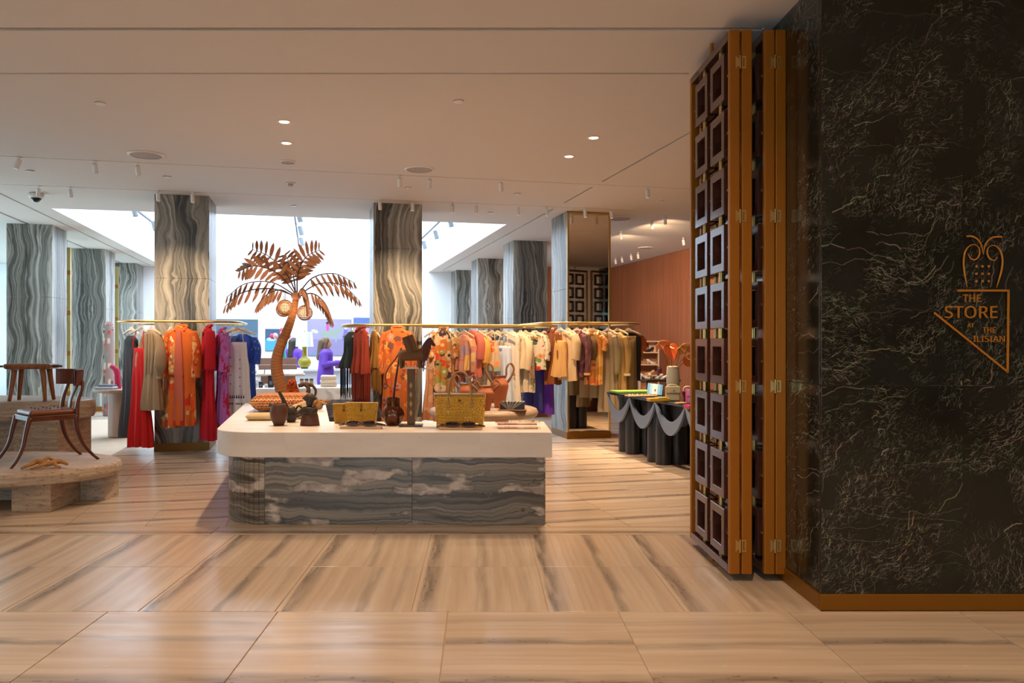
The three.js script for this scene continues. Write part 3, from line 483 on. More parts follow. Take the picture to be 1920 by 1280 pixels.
{ // round pink table at left, back
  const t = thing('round_table', 'round pinkish wood table behind the dark dress', 'table', FR(-5.75, 12.2)); const m = new THREE.MeshStandardMaterial({ map: woodTex([134, 100, 84], [172, 136, 116], 14, 1.5), roughness: .5 });
  part(t, 'top', lathe([[0, .77], [.43, .77], [.44, .76], [.44, .73], [.43, .72], [0, .72]], 40), m); part(t, 'drum', metreUV(lathe([[.22, .72], [.22, .02], [.21, 0], [0, 0]], 36), .6, .8), m);
  const a = thing('folded_scarf', 'grey and white folded scarf on the round pink table', 'scarf', FR(-5.95, 12.05, .77)); part(a, 'fold', rbox(.3, .04, .2, .018, 0, .02, 0, 4), M('#b9bcc2', .9)); part(a, 'fold', rbox(.24, .03, .16, .014, .02, .055, 0, 4), M('#6f7680', .9));
  const b = thing('rolled_scarf', 'bright pink rolled scarf standing on the round pink table', 'scarf', FR(-5.83, 12.2, .77)); part(b, 'roll', sweep([[0, 0, 0], [.0, .15, .02], [-.03, .3, 0], [-.12, .36, 0]], [.05, .045, .05, .03], 12, 18), M('#c22a52', .8));
}
{ // carved standing textile
  const t = thing('patterned_bolster', 'tall red and grey patterned bolster standing beyond the left pillars', 'bolster', SV(-4.1, 16.9)); const m = new THREE.MeshStandardMaterial({ roughness: .9, map: canvasTex(64, 256, (g, w, h) => { g.fillStyle = '#97786f'; g.fillRect(0, 0, w, h); const r = mulberry(8); for (let i = 0; i < 260; i++) { g.fillStyle = ['#b04a44', '#7c8a86', '#c7b6a4', '#5d4b48'][i % 4]; g.fillRect(r() * w, r() * h, 3 + r() * 6, 2 + r() * 5); } }) });
  part(t, 'roll', lathe([[0, 1.95], [.05, 1.94], [.09, 1.88], [.105, 1.75], [.11, .9], [.12, .1], [.1, 0], [0, 0]].reverse(), 24), m);
}
// round travertine table with amphorae, behind the counter
const rtZ = 8.6, rtX = xAt(907, rtZ);
{
  const t = thing('round_travertine_table', 'round travertine table carrying the terracotta jars', 'table', FR(rtX, rtZ));
  part(t, 'top', metreUV(lathe([[0, .66], [.52, .66], [.6, .68], [.62, .72], [.6, .76], [.56, .775], [0, .775]], 48), 1.2, .6), travMat); part(t, 'pedestal', metreUV(lathe([[.3, .66], [.3, .0], [0, 0]].reverse(), 36), 1.2, .6), travMat);
}
// scalloped black table
{
  const L = 3.1, U0 = 4.12, U1 = 4.76, V1 = 10.2; const t = thing('scalloped_table', 'black table with swagged scallop apron and fluted column legs', 'table', SV((U0 + U1) / 2, V1 - L / 2), TH); const W = U1 - U0; const bm = M('#17161a', .42), edge = M('#6c7a90', .45), top = M('#0c0c10', .12);
  part(t, 'top', rbox(W, .03, L, .006, 0, .785, 0), top);
  const n = 4, sp = L / n; for (let i = 0; i < n; i++) for (const sd of [-1, 1]) {
    const pts = []; for (let k = 0; k <= 16; k++) { const a = k / 16; pts.push([-sp / 2 + sp * a, .765 - (.36 * Math.sin(Math.PI * a) ** .75) - .002]); } for (let k = 16; k >= 0; k--) { const a = k / 16; pts.push([-sp / 2 + .02 + (sp - .04) * a, 0.768 - .2 * Math.sin(Math.PI * a) ** .85]); }
    const g = poly(pts, .03, .004); part(t, 'swag', g, edge, [sd * (W / 2 - .016), 0, L / 2 - sp / 2 - i * sp], [0, Math.PI / 2, 0]);
    const back = []; for (let k = 0; k <= 12; k++) { const a = k / 12; back.push([-sp / 2 + sp * a, .765 - .26 * Math.sin(Math.PI * a) ** .8]); } back.push([sp / 2, .768], [-sp / 2, .768]);
    part(t, 'apron_panel', poly(back, .012), bm, [sd * (W / 2 - .16), 0, L / 2 - sp / 2 - i * sp], [0, Math.PI / 2, 0]);
  }
  for (const zc of [-L / 2 + .5, -L / 2 + 1.42, L / 2 - .5]) for (const xc of [-.1, .12]) for (let a = 0; a < 4; a++) part(t, 'column', cyl(.095, .1, .765, xc + (a % 2 ? .09 : -.09), .3825, zc + (a < 2 ? -.12 : .12), 24), bm);
}
{ // drum table seen in the mirror
  const t = thing('drum_table', 'dark brown drum table mirrored in the pillar', 'table', FR(4.4, 7.8)); part(t, 'drum', metreUV(lathe([[0, 0], [.24, 0], [.24, .56], [.23, .58], [0, .58]], 36), .5, .6), darkWood); part(t, 'foot_ring', lathe([[.2, 0], [.25, 0], [.25, .05], [.2, .05]], 36), darkWood);
}
// shelf and shoe table before the wooden wall
const shelfP = SV(uAt(1216, 16.3), 16.3);
{
  const t = thing('shoe_shelf', 'pale wooden shelf unit with shoes before the wooden wall', 'shelf', shelfP, R(-6)); const m = M('#cdb29a', .5);
  for (const x of [-.21, .21]) part(t, 'side', rbox(.025, 1.55, .32, .003, x, .775, 0), m); for (const y of [.1, .42, .75, 1.0, 1.28, 1.54]) part(t, 'shelf', rbox(.42, .022, .32, .003, 0, y, 0), m); part(t, 'back', box(.42, 1.5, .012, 0, .76, -.155), M('#a9785c', .6));
}
const shoeT = SV(uAt(1232, 14.4), 14.4);
{
  const t = thing('shoe_table', 'low black table with rows of shoes before the wooden wall', 'table', shoeT, TH); part(t, 'top', rbox(.75, .04, .6, .004, 0, .74, 0), M('#221d1c', .35)); for (const x of [-.34, .34]) for (const z of [-.26, .26]) part(t, 'leg', rbox(.03, .72, .03, .003, x, .36, z), M('#221d1c', .4)); part(t, 'lower_shelf', rbox(.7, .02, .55, .003, 0, .3, 0), M('#4a3a32', .5));
}
// ------------------------------------------------------------------ fabrics
const fab = (c, o = {}) => new THREE.MeshStandardMaterial({ color: c, roughness: .88, side: THREE.DoubleSide, ...o });
function print(bg, cols, n, size, seed, style = 'blob') {
  return new THREE.MeshStandardMaterial({ roughness: .85, side: THREE.DoubleSide, map: canvasTex(256, 256, (g, w, h) => {
    const r = mulberry(seed); g.fillStyle = bg; g.fillRect(0, 0, w, h);
    for (let i = 0; i < n; i++) {
      const x = r() * w, y = r() * h, s = size * (.5 + r()); g.fillStyle = g.strokeStyle = cols[Math.floor(r() * cols.length)];
      if (style === 'leaf') { const a = r() * 3; for (let k = 0; k < 5; k++) { g.beginPath(); g.ellipse(x + Math.cos(a) * s * k * .3, y + Math.sin(a) * s * k * .3, s * .55, s * .13, a + 1 + (k % 2) * .9, 0, 7); g.fill(); } }
      else if (style === 'branch') { g.lineWidth = 2.5; g.beginPath(); g.moveTo(x, y); g.quadraticCurveTo(x + s, y - s * 1.5, x + s * .6, y - s * 3); g.stroke(); for (let k = 1; k < 4; k++) { g.beginPath(); g.ellipse(x + s * .5 * (k % 2 ? 1 : .2), y - s * k * .8, s * .4, s * .16, k, 0, 7); g.fill(); } }
      else if (style === 'patch') { g.fillRect(x, y, s * 2.2, s * (1 + r() * 2)); g.fillRect(x - w, y, s * 2.2, s * 2); }
      else { g.beginPath(); for (let k = 0; k < 5; k++) g.ellipse(x + Math.cos(k * 1.26) * s * .45, y + Math.sin(k * 1.26) * s * .45, s * .42, s * .34, k, 0, 7); g.fill(); g.fillStyle = cols[Math.floor(r() * cols.length)]; g.beginPath(); g.ellipse(x, y, s * .25, s * .25, 0, 0, 7); g.fill(); }
    }
  }) });
}
const F = {
  charcoal: fab('#34323a'), redLace: fab('#c4151c'), beige: fab('#a08a72'), tanFloral: print('#cf8f4a', ['#d8532e', '#e8c08a', '#7d8a66', '#c23a3a', '#efe0c0'], 150, 12, 3), orange: print('#d96a26', ['#cc2a1c', '#e89a50', '#de521e', '#eab07a', '#d96a26'], 40, 26, 4), pinkLining: fab('#c9695a'), redHem: fab('#cf2a1c'),
  red: fab('#c01028'), pink: print('#b970c8', ['#c21e5a', '#d0306a', '#d99ae0', '#b01848'], 26, 34, 6, 'leaf'), white: fab('#efeaea'), blue: print('#2f52b8', ['#5f84d8', '#88a8e6', '#274298'], 60, 12, 9, 'leaf'), navyPrint: print('#2c4a8e', ['#b8c4e0', '#4868b0'], 50, 8, 12, 'leaf'),
  greenBlack: fab('#2f3a38'), rust: fab('#9c3a26'), blackF: fab('#1c1b20'), mustard: fab('#9a6a2a'), sunset: print('#c9692a', ['#e08a2c', '#b5452a', '#e8a85a', '#c98a80', '#7a4a3a', '#d8541e'], 170, 9, 21), brownRed: fab('#7a2f20'), peach: print('#d79a70', ['#e0b088', '#c8805a'], 30, 26, 24),
  multi: print('#c88a4e', ['#e6c090', '#3a3a4a', '#d8762c', '#a8a050', '#d8402a', '#e8d0b0'], 90, 18, 26), plum: print('#8c5a52', ['#a87468', '#6a3c3c', '#b88878'], 50, 14, 28), rosePeach: print('#d0937c', ['#e0a878', '#c87a70', '#b8a0b8', '#e8b86a'], 40, 22, 30, 'patch'), gold: fab('#d8a04e'), map: print('#c0b098', ['#d0b898', '#a8a8a8', '#c09078', '#8a98a8', '#cfc4b0'], 60, 18, 32), orangeTie: print('#c8a888', ['#e0693a', '#d8b080', '#e88a50', '#9aa890'], 30, 26, 34),
  taupe: fab('#a08e74'), paleBlue: fab('#c5d0e4'), cream: print('#d8ccbc', ['#8a6a58', '#b8c8d0', '#7e94ac', '#c8a888'], 40, 16, 36, 'leaf'), creamPlain: fab('#d9c3a0'), leafy: print('#cdbfa4', ['#59664c', '#3f4c40', '#c8502e', '#8a9070'], 34, 18, 38, 'branch'), birdBlouse: print('#cfc2ac', ['#d0301e', '#6a8a5a', '#4a5a54', '#e0d8c8', '#c89868'], 50, 18, 40), purple: fab('#5e2a9c'), indigo: fab('#2c2c72'), brown: fab('#7c4018'),
  tan: fab('#c89a5e'), sweater: fab('#cfb088'), plumPrint: print('#6a3c44', ['#94625c', '#4a2a34', '#a8786c', '#84525a'], 60, 16, 44, 'leaf'), oliveBrown: fab('#6e5030'), tieDye: print('#c98838', ['#d8703a', '#c45a2a', '#dca858', '#e09858'], 30, 30, 46), stone: fab('#8e7a5c'), olive: fab('#7a6238'), khaki: fab('#b08850'), blackish: fab('#241c20'), orangeKnit: fab('#c2602a'), yellow: fab('#c99440'), pinkCream: fab('#c8a890'),
};
// ------------------------------------------------------------------ clothes rails: brass loops around the pillars
const RAILS = { 1: { u0: -2.56, u1: -.98, v0: 10.75, v1: 12.45, y: 1.79 }, 2: { u0: .45, u1: 3.72, v0: 10.95, v1: 12.3, y: 1.762 }, 3: { u0: 3.36, u1: 4.98, v0: 10.72, v1: 12.4, y: 1.80 } };
for (const [k, r] of Object.entries(RAILS)) {
  const t = thing('clothes_rail', ['', 'brass clothes rail looped around the pillar with the red and orange clothes', 'long brass clothes rail looped around the pillar right of the palm', 'brass clothes rail looped around the mirror pillar'][k], 'clothes rail', V(0, 0, 0), 0, 'brass loop clothes rails');
  const pts = roundedOutline([[r.u0, r.v0], [r.u1, r.v0], [r.u1, r.v1], [r.u0, r.v1]], [.36, .36, .36, .36]).map(([u, v]) => SV(u, v, r.y));
  const cv = new THREE.CatmullRomCurve3(pts, true, 'centripetal'); part(t, 'loop', new THREE.TubeGeometry(cv, 160, .017, 10, true), paleBrass);
  const pc = [0, -1.77, 1.24, 4.25][k]; for (const [va, vb] of [[r.v0, 11.21], [12.0, r.v1]]) { const a = SV(pc, va, r.y), b = SV(pc, vb, r.y); part(t, 'bracket', new THREE.TubeGeometry(new THREE.LineCurve3(a, b), 1, .011, 8), paleBrass); }
}
// hanger
const hangerArms = (() => { const top = [], bot = []; for (let i = -10; i <= 10; i++) { const x = i / 10, y = -.088 - .075 * Math.pow(Math.abs(x), 1.35); top.push([x * .2, y + (Math.abs(x) < .12 ? .02 : .004)]); bot.unshift([x * .2, y - .026 + .008 * Math.abs(x)]); } return poly([...top, ...bot], .02, .004); })();
const hangerHook = (() => { const pts = [[0, -.085, 0], [0, -.03, 0], [.018, -.012, 0], [.014, .016, 0], [-.006, .021, 0], [-.019, .006, 0]]; return sweep(pts, [.0022, .0022], 6, 18); })();
function rowsFrom(list, y0, y1, n = 14) { // list of [t, w, d, amp]
  const o = []; for (let j = 0; j <= n; j++) { const t = j / n; let k = 0; while (k < list.length - 2 && t > list[k + 1][0]) k++; const a = list[k], b = list[k + 1], f = sst(0, 1, (t - a[0]) / (b[0] - a[0])); o.push({ y: y0 + (y1 - y0) * t, w: a[1] + (b[1] - a[1]) * f, d: a[2] + (b[2] - a[2]) * f, amp: (a[3] || 0) + ((b[3] || 0) - (a[3] || 0)) * f }); } return o;
}
function fringe(w, d, y0, y1, n, seed) { const r = mulberry(seed), gs = []; for (let i = 0; i < n; i++) { const a = i / n * 2 * Math.PI, x = Math.cos(a) * w, z = Math.sin(a) * d, L = (y0 - y1) * (.75 + .3 * r()); gs.push(box(.007, L, .004, x + (r() - .5) * .02, y0 - L / 2, z)); } return merge(gs); }
let gi = 0;
function garment(s) {
  gi++; const r = RAILS[s.rail], v = s.v ?? r.v0, u = uAt(s.px, v), P0 = SV(u, v, r.y), z = -P0.z, ry = -R(s.a ?? 45); const ph = gi * 1.7;
  const top = yAt(s.top, z) - r.y, bot = yAt(s.bot, z) - r.y, len = top - bot;
  const hg = thing('clothes_hanger', `pale wooden hanger holding the ${s.short}`, 'hanger', P0, ry, 'wooden clothes hangers'); part(hg, 'arms', hangerArms, paleWood); part(hg, 'hook', hangerHook, steel);
  const t = thing(s.name, s.label, s.cat, P0, ry, s.group);
  const sh = s.sh ?? .19, wa = s.wa ?? sh * .95, he = s.he ?? sh * 1.1, d = s.d ?? .055, am = s.amp ?? .5;
  const nk = { w: .06, d: .035 };
  if (s.kind === 'trousers') {
    const wy = cl(top, -.19, -.14); part(t, 'waistband', rings([{ y: wy, w: sh, d: .03 }, { y: wy - .045, w: sh, d: .032 }], 28, true), s.mat);
    for (const x of [-1, 1]) part(t, 'leg', rings(rowsFrom([[0, sh * .5, .032, .03], [.2, sh * .52, .045, .1], [1, he * .5, .05, .18]], wy - .04, bot, 12).map((q, j) => ({ ...q, cx: x * (sh * .5 + (he - sh) * .5 * j / 12), k: 5, ph: ph + x })), 20, true), s.mat);
    if (s.tag) part(t, 'price_tag', box(.05, .11, .002, -.02, wy - .2, .06), M('#d8c090', .8));
    return t;
  }
  if (s.kind === 'slip') for (const x of [-1, 1]) part(t, 'strap', sweep([[x * .06, -.1, 0], [x * .09, (top - .1) / 2 - .02, .03], [x * .1, top, .035]], [.006, .006], 6, 8), s.mat);
  const slip = s.kind === 'slip' || s.kind === 'skirt';
  const sT = cl(.07 / len, .02, .2), prof = slip ? [[0, sh * .8, .04, 0], [.15, sh * .85, d, .05], [.35, wa, d, am * .5], [1, he, d * 1.5, am]] : [[0, nk.w, nk.d, 0], [sT * .45, sh * .62, d * .62, 0], [sT, sh, d * .8, 0], [Math.min(.45, sT + .2), (sh + wa) / 2, d, am * .3], [.5, wa, d, am * .6], [1, he, d * 1.45, am]];
  const rows = rowsFrom(prof, top, bot, 22).map((q, j) => ({ ...q, k: s.k ?? 11, ph: ph + j * .05, dy: j > 20 ? .008 : 0 }));
  part(t, s.kind === 'shawl' ? 'drape' : 'body', rings(rows, 40, true), s.mat);
  const sleeve = (x, L, r0, r1, bulge, mat) => { const y = top - len * sT; const pts = [[x * (sh - .03), y + .01, 0], [x * (sh + .025), y - L * .3, .0], [x * (sh + .035), y - L * .65, .012], [x * (sh + .02), y - L, .015]]; const g = sweep(pts, [r0 * .9, r0, bulge ?? r0, bulge ?? (r0 + r1) / 2, r1], 14, 18, .62); return part(t, 'sleeve', g, mat || s.mat); };
  if (s.sl) for (const x of [-1, 1]) { const [L, r0, r1, bl] = { long: [.56, .062, .045], short: [.22, .068, .07], elbow: [.36, .07, .07], wide: [.5, .062, .075], balloon: [.55, .055, .032, .085], kimono: [.6, .075, .08, .085] }[s.sl]; const q = sleeve(x, Math.min(L, len * .92), r0, r1, bl); if (s.cuff) part(q, 'cuff', cyl(r1 * 1.1, r1 * 1.1, .035, x * (sh + .02), top - len * sT - Math.min(L, len * .92), .015, 14), s.cuff); }
  if (s.collar) part(t, 'collar', sweep([[-.07, top - .05, .05], [-.075, top + .012, -.005], [0, top + .02, -.04], [.075, top + .012, -.005], [.07, top - .05, .05]], [.012, .018, .02, .018, .012], 8, 20), s.collar === true ? s.mat : s.collar);
  if (s.lining) { part(t, 'lining_panel', rings(rowsFrom([[0, .035, .012, 0], [.3, .06, .02, 0], [1, .075, .02, .1]], top - .05, bot + .07, 8).map(q => ({ ...q, cz: d * 1.15 })), 16, true, true), s.lining); part(t, 'red_hem', rings([{ y: bot + .07, w: .077, d: .022, cz: d * 1.15 }, { y: bot - .0, w: .08, d: .022, cz: d * 1.15 }], 16, true, true), F.redHem); }
  if (s.buttons) for (let k = 0; k < s.buttons; k++) for (const x of s.twoRows ? [-.07, .07] : [0]) part(t, 'button', new THREE.SphereGeometry(.008, 8, 6), F.indigo, [x, top - len * (.2 + .45 * k / s.buttons) - (x > 0 ? .03 : 0), d * 1.28]);
  if (s.embroidery) for (const [y, n2, hh] of [[.72, 9, .05], [.8, 11, .028], [.96, 9, .014]]) for (let k = 0; k < n2; k++) { const x = (k / (n2 - 1) - .5) * he * 1.45; part(t, 'embroidery', poly([[-.012, 0], [.012, 0], [0, hh]], .003), F.indigo, [x, top - len * y, d * 1.5 + .012 - Math.abs(x) * .1]); }
  if (s.vents) for (let k = 0; k < s.vents; k++) part(t, 'ruffle', sweep([[(k - .5) * .06, top - .05, d * .95], [(k - .5) * .07 + .01, top - len * .3, d * 1.15], [(k - .5) * .06, top - len * .55, d * 1.2]], [.012, .02, .012], 8, 12), s.mat);
  if (s.fringe) { const f = part(t, 'fringe', fringe(he * .98, d * 1.4, bot + .015, bot - s.fringe, 70, gi), s.fringeMat || s.mat); f.userData.kind = 'stuff'; }
  return t;
}
const G1 = 'clothes on the left rail', G2 = 'clothes on the middle rail', G3 = 'clothes on the right rail';
const g1 = o => garment({ rail: 1, group: G1, ...o }), g2 = o => garment({ rail: 2, group: G2, ...o }), g3 = o => garment({ rail: 3, group: G3, ...o });
g1({ name: 'sleeveless_dress', px: 246, v: 11.15, a: 35, top: 629, bot: 820, sh: .15, wa: .17, he: .22, mat: F.charcoal, short: 'charcoal sleeveless dress', label: 'charcoal sleeveless dress, leftmost on the left rail', cat: 'dress' });
g1({ name: 'slip_dress', kind: 'slip', px: 263, v: 10.86, a: 25, top: 652, bot: 837, sh: .13, wa: .14, he: .2, mat: F.redLace, short: 'long red lace slip dress', label: 'long bright red lace slip dress with thin straps', cat: 'dress' });
g1({ name: 'balloon_sleeve_blouse', px: 284, a: 32, top: 619, bot: 768, sh: .17, wa: .16, he: .2, sl: 'balloon', cuff: F.beige, vents: 3, mat: F.beige, short: 'beige balloon sleeve blouse', label: 'beige tunic blouse with ruffles and balloon sleeves', cat: 'blouse' });
g1({ name: 'long_jacket', px: 319, a: 52, v: 10.9, top: 622, bot: 800, sh: .19, he: .2, sl: 'wide', mat: F.tanFloral, short: 'tan floral long jacket', label: 'long tan jacket with small flower print beside the orange kimono', cat: 'jacket' });
g1({ name: 'kimono', px: 340, a: 12, v: 10.7, top: 613, bot: 797, sh: .2, he: .19, sl: 'kimono', collar: true, lining: F.pinkLining, mat: F.orange, short: 'orange tulip kimono', label: 'open orange kimono with red flowers, pink lining and red hem', cat: 'kimono' });
g1({ name: 'maxi_dress', px: 391, a: 62, top: 613, bot: 823, sh: .19, he: .24, sl: 'wide', collar: true, mat: F.red, short: 'crimson maxi dress', label: 'crimson wide sleeved maxi dress right of the orange kimono', cat: 'dress' });
g1({ name: 'kaftan', px: 417, a: 62, v: 10.8, top: 617, bot: 813, sh: .19, he: .2, sl: 'wide', collar: true, mat: F.pink, short: 'lilac and magenta leaf kaftan', label: 'lilac kaftan with magenta leaf print', cat: 'kaftan' });
g1({ name: 'blue_trousers', kind: 'trousers', px: 437, v: 11.12, a: 30, top: 640, bot: 826, sh: .13, he: .16, mat: F.navyPrint, short: 'blue printed trousers', label: 'blue printed trousers showing below the white tunic', cat: 'trousers' });
g1({ name: 'tunic_dress', kind: 'slip', px: 446, v: 10.86, a: 12, top: 641, bot: 786, sh: .16, wa: .16, he: .18, buttons: 4, twoRows: true, embroidery: true, mat: F.white, short: 'white embroidered tunic', label: 'white sleeveless tunic with navy embroidery and buttons', cat: 'tunic' });
g1({ name: 'blue_kaftan', px: 456, v: 11.35, a: 15, top: 626, bot: 765, sh: .2, he: .2, sl: 'elbow', mat: F.blue, short: 'royal blue kaftan', label: 'royal blue patterned kaftan behind the white tunic', cat: 'kaftan' });
// middle rail
g2({ name: 'shawl', kind: 'shawl', px: 660, v: 11.3, a: 38, top: 622, bot: 690, sh: .16, he: .24, mat: F.greenBlack, fringe: .45, fringeMat: F.blackF, short: 'dark green fringed shawl', label: 'dark green shawl with long black fringe, leftmost on the middle rail', cat: 'shawl' });
g2({ name: 'fringed_shawl', kind: 'shawl', px: 677, v: 11.05, a: 42, top: 616, bot: 700, sh: .16, he: .17, collar: true, mat: F.rust, fringe: .42, fringeMat: F.rust, short: 'rust red fringed shawl', label: 'rust red shawl with long ragged fringe', cat: 'shawl' });
g2({ name: 'fringed_trousers', kind: 'trousers', px: 679, v: 11.4, a: 40, top: 640, bot: 756, sh: .14, he: .15, mat: F.blackF, short: 'black trousers', label: 'black trousers hanging behind the rust red shawl', cat: 'trousers' });
g2({ name: 'fringed_vest', px: 703, v: 11.0, a: 62, top: 620, bot: 690, sh: .14, he: .15, mat: F.mustard, fringe: .36, short: 'mustard fringed vest', label: 'mustard suede vest with fringe below', cat: 'vest' });
g2({ name: 'patchwork_dress', px: 745, v: 10.9, a: 3, top: 615, bot: 798, sh: .21, wa: .2, he: .23, sl: 'kimono', collar: true, mat: F.sunset, short: 'orange patchwork dress', label: 'orange and red patchwork robe hanging flat before the pillar', cat: 'robe' });
g2({ name: 'peach_dress', kind: 'slip', px: 812, v: 11.15, a: 45, top: 658, bot: 788, sh: .15, he: .19, mat: F.peach, short: 'peach slip dress', label: 'long peach slip dress behind the horse sculpture', cat: 'dress' });
g2({ name: 'floral_dress', px: 832, a: 38, top: 617, bot: 745, sh: .19, he: .2, sl: 'elbow', collar: true, mat: F.multi, short: 'ochre large flower dress', label: 'ochre dress with large flowers behind the gold tote', cat: 'dress' });
g2({ name: 'plum_skirt', kind: 'skirt', px: 855, v: 11.1, a: 40, top: 638, bot: 716, sh: .16, he: .15, mat: F.plum, short: 'plum print skirt', label: 'plum printed skirt right of the ochre dress', cat: 'skirt' });
g2({ name: 'rose_blouse', px: 871, a: 45, top: 628, bot: 694, sh: .17, he: .15, sl: 'long', mat: F.rosePeach, short: 'rose and peach blouse', label: 'rose and peach silk blouse with long sleeves', cat: 'blouse' });
g2({ name: 'pink_shirt', px: 886, a: 50, top: 619, bot: 706, sh: .17, he: .17, sl: 'elbow', mat: F.pinkLining, short: 'dusty pink shirt', label: 'dusty pink shirt in the middle of the middle rail', cat: 'shirt' });
g2({ name: 'gold_shirt', px: 897, v: 11.0, a: 52, top: 626, bot: 688, sh: .17, he: .15, sl: 'elbow', mat: F.gold, short: 'golden silk shirt', label: 'golden silk shirt beside the dusty pink one', cat: 'shirt' });
g2({ name: 'map_dress', px: 905, v: 11.1, a: 35, top: 624, bot: 738, sh: .16, he: .17, collar: true, mat: F.map, short: 'beige faded print dress', label: 'beige dress with faded map like print', cat: 'dress' });
g2({ name: 'splashed_camisole', kind: 'slip', px: 922, a: 45, top: 638, bot: 695, sh: .14, he: .15, mat: F.orangeTie, short: 'orange and cream top', label: 'orange and cream splashed top', cat: 'top' });
g2({ name: 'taupe_skirt', kind: 'skirt', px: 933, v: 11.15, a: 35, top: 638, bot: 735, sh: .13, he: .14, mat: F.taupe, short: 'taupe skirt', label: 'plain taupe skirt behind the orange top', cat: 'skirt' });
g2({ name: 'pale_blue_dress', kind: 'slip', px: 946, a: 45, top: 648, bot: 765, sh: .14, he: .17, mat: F.paleBlue, short: 'pale blue slip dress', label: 'pale blue slip dress above the black patterned box', cat: 'dress' });
g2({ name: 'cream_dress', px: 960, a: 48, v: 10.98, top: 622, bot: 770, sh: .16, he: .18, mat: F.cream, short: 'cream sketch print dress', label: 'cream dress with blue and brown sketch print', cat: 'dress' });
g2({ name: 'cream_blouse', px: 976, a: 55, top: 624, bot: 690, sh: .18, he: .16, sl: 'long', mat: F.creamPlain, short: 'plain cream blouse', label: 'plain cream silk blouse with long sleeves', cat: 'blouse' });
g2({ name: 'leaf_dress', kind: 'slip', px: 985, v: 11.0, a: 30, top: 638, bot: 735, sh: .15, he: .15, mat: F.leafy, short: 'cream branch print dress', label: 'cream dress with dark branch and berry print', cat: 'dress' });
g2({ name: 'bird_blouse', px: 1004, v: 11.0, a: 25, top: 622, bot: 693, sh: .17, he: .17, sl: 'elbow', mat: F.birdBlouse, short: 'pale poppy print blouse', label: 'pale blouse with red poppy print above purple trousers', cat: 'blouse' });
g2({ name: 'indigo_trousers', kind: 'trousers', px: 1000, v: 11.25, a: 25, top: 650, bot: 768, sh: .14, he: .16, mat: F.indigo, short: 'indigo trousers', label: 'indigo trousers under the poppy print blouse', cat: 'trousers' });
g2({ name: 'purple_trousers', kind: 'trousers', px: 1020, v: 11.35, a: 30, top: 645, bot: 776, sh: .14, he: .17, mat: F.purple, short: 'purple trousers', label: 'bright purple wide trousers left of the mirror pillar', cat: 'trousers' });
// right rail
g3({ name: 'brown_shirt', px: 1036, v: 10.95, a: 62, top: 617, bot: 720, sh: .18, he: .15, sl: 'long', collar: true, mat: F.brown, short: 'brown velvet shirt', label: 'brown velvet shirt with long sleeves, leftmost on the right rail', cat: 'shirt' });
g3({ name: 'tan_top', kind: 'slip', px: 1051, a: 60, top: 638, bot: 706, sh: .15, he: .16, mat: F.tan, short: 'tan camisole', label: 'tan camisole before the blue marble side', cat: 'top' });
g3({ name: 'cream_sweater', px: 1065, a: 60, top: 620, bot: 713, sh: .19, he: .17, sl: 'elbow', mat: F.sweater, short: 'cream sweater', label: 'cream knitted sweater before the mirror edge', cat: 'sweater' });
g3({ name: 'plum_shirt', px: 1082, a: 45, top: 621, bot: 706, sh: .18, he: .16, sl: 'long', collar: true, cuff: F.tan, mat: F.plumPrint, short: 'plum patterned shirt', label: 'dark plum patterned shirt with long sleeves', cat: 'shirt' });
g3({ name: 'brown_tunic', px: 1097, v: 10.85, a: 52, top: 621, bot: 712, sh: .17, he: .16, sl: 'elbow', collar: F.plum, mat: F.oliveBrown, short: 'olive brown tunic', label: 'olive brown tunic right of the plum shirt', cat: 'tunic' });
g3({ name: 'tie_dye_shirt', px: 1112, a: 18, top: 622, bot: 721, sh: .15, he: .13, sl: 'short', collar: F.creamPlain, mat: F.tieDye, short: 'golden tie dye shirt', label: 'golden orange tie dye shirt with pale collar', cat: 'shirt' });
g3({ name: 'stone_trousers', kind: 'trousers', px: 1105, v: 10.95, a: 25, top: 650, bot: 745, sh: .15, he: .15, mat: F.stone, short: 'stone coloured trousers', label: 'stone coloured trousers below the tie dye shirt', cat: 'trousers' });
g3({ name: 'stone_coat', px: 1140, a: 55, top: 622, bot: 772, sh: .18, he: .2, sl: 'long', mat: F.stone, short: 'long stone coat', label: 'long stone brown coat hanging before the mirror', cat: 'coat' });
g3({ name: 'khaki_jacket', px: 1158, a: 48, top: 623, bot: 735, sh: .17, he: .17, sl: 'long', cuff: F.creamPlain, mat: F.khaki, short: 'khaki jacket', label: 'khaki jacket with gathered cuffs right of the stone coat', cat: 'jacket' });
g3({ name: 'olive_trousers', kind: 'trousers', px: 1178, v: 10.95, a: 20, top: 637, bot: 740, sh: .12, he: .13, tag: true, mat: F.olive, short: 'olive trousers', label: 'olive trousers with a price tag', cat: 'trousers' });
g3({ name: 'black_top', px: 1182, v: 11.25, a: 40, top: 624, bot: 712, sh: .18, he: .15, mat: F.blackish, short: 'black top', label: 'black top at the right end of the right rail', cat: 'top' });
g3({ name: 'orange_sweater', px: 1186, v: 11.5, a: 45, top: 624, bot: 668, sh: .18, he: .16, sl: 'short', mat: F.orangeKnit, short: 'rust orange knit', label: 'rust orange knit at the right end of the right rail', cat: 'sweater' });
g3({ name: 'mustard_blouse', px: 1188, v: 11.75, a: 42, top: 624, bot: 675, sh: .19, he: .17, mat: F.yellow, short: 'yellow top', label: 'mustard yellow top, farthest right on the right rail', cat: 'top' });
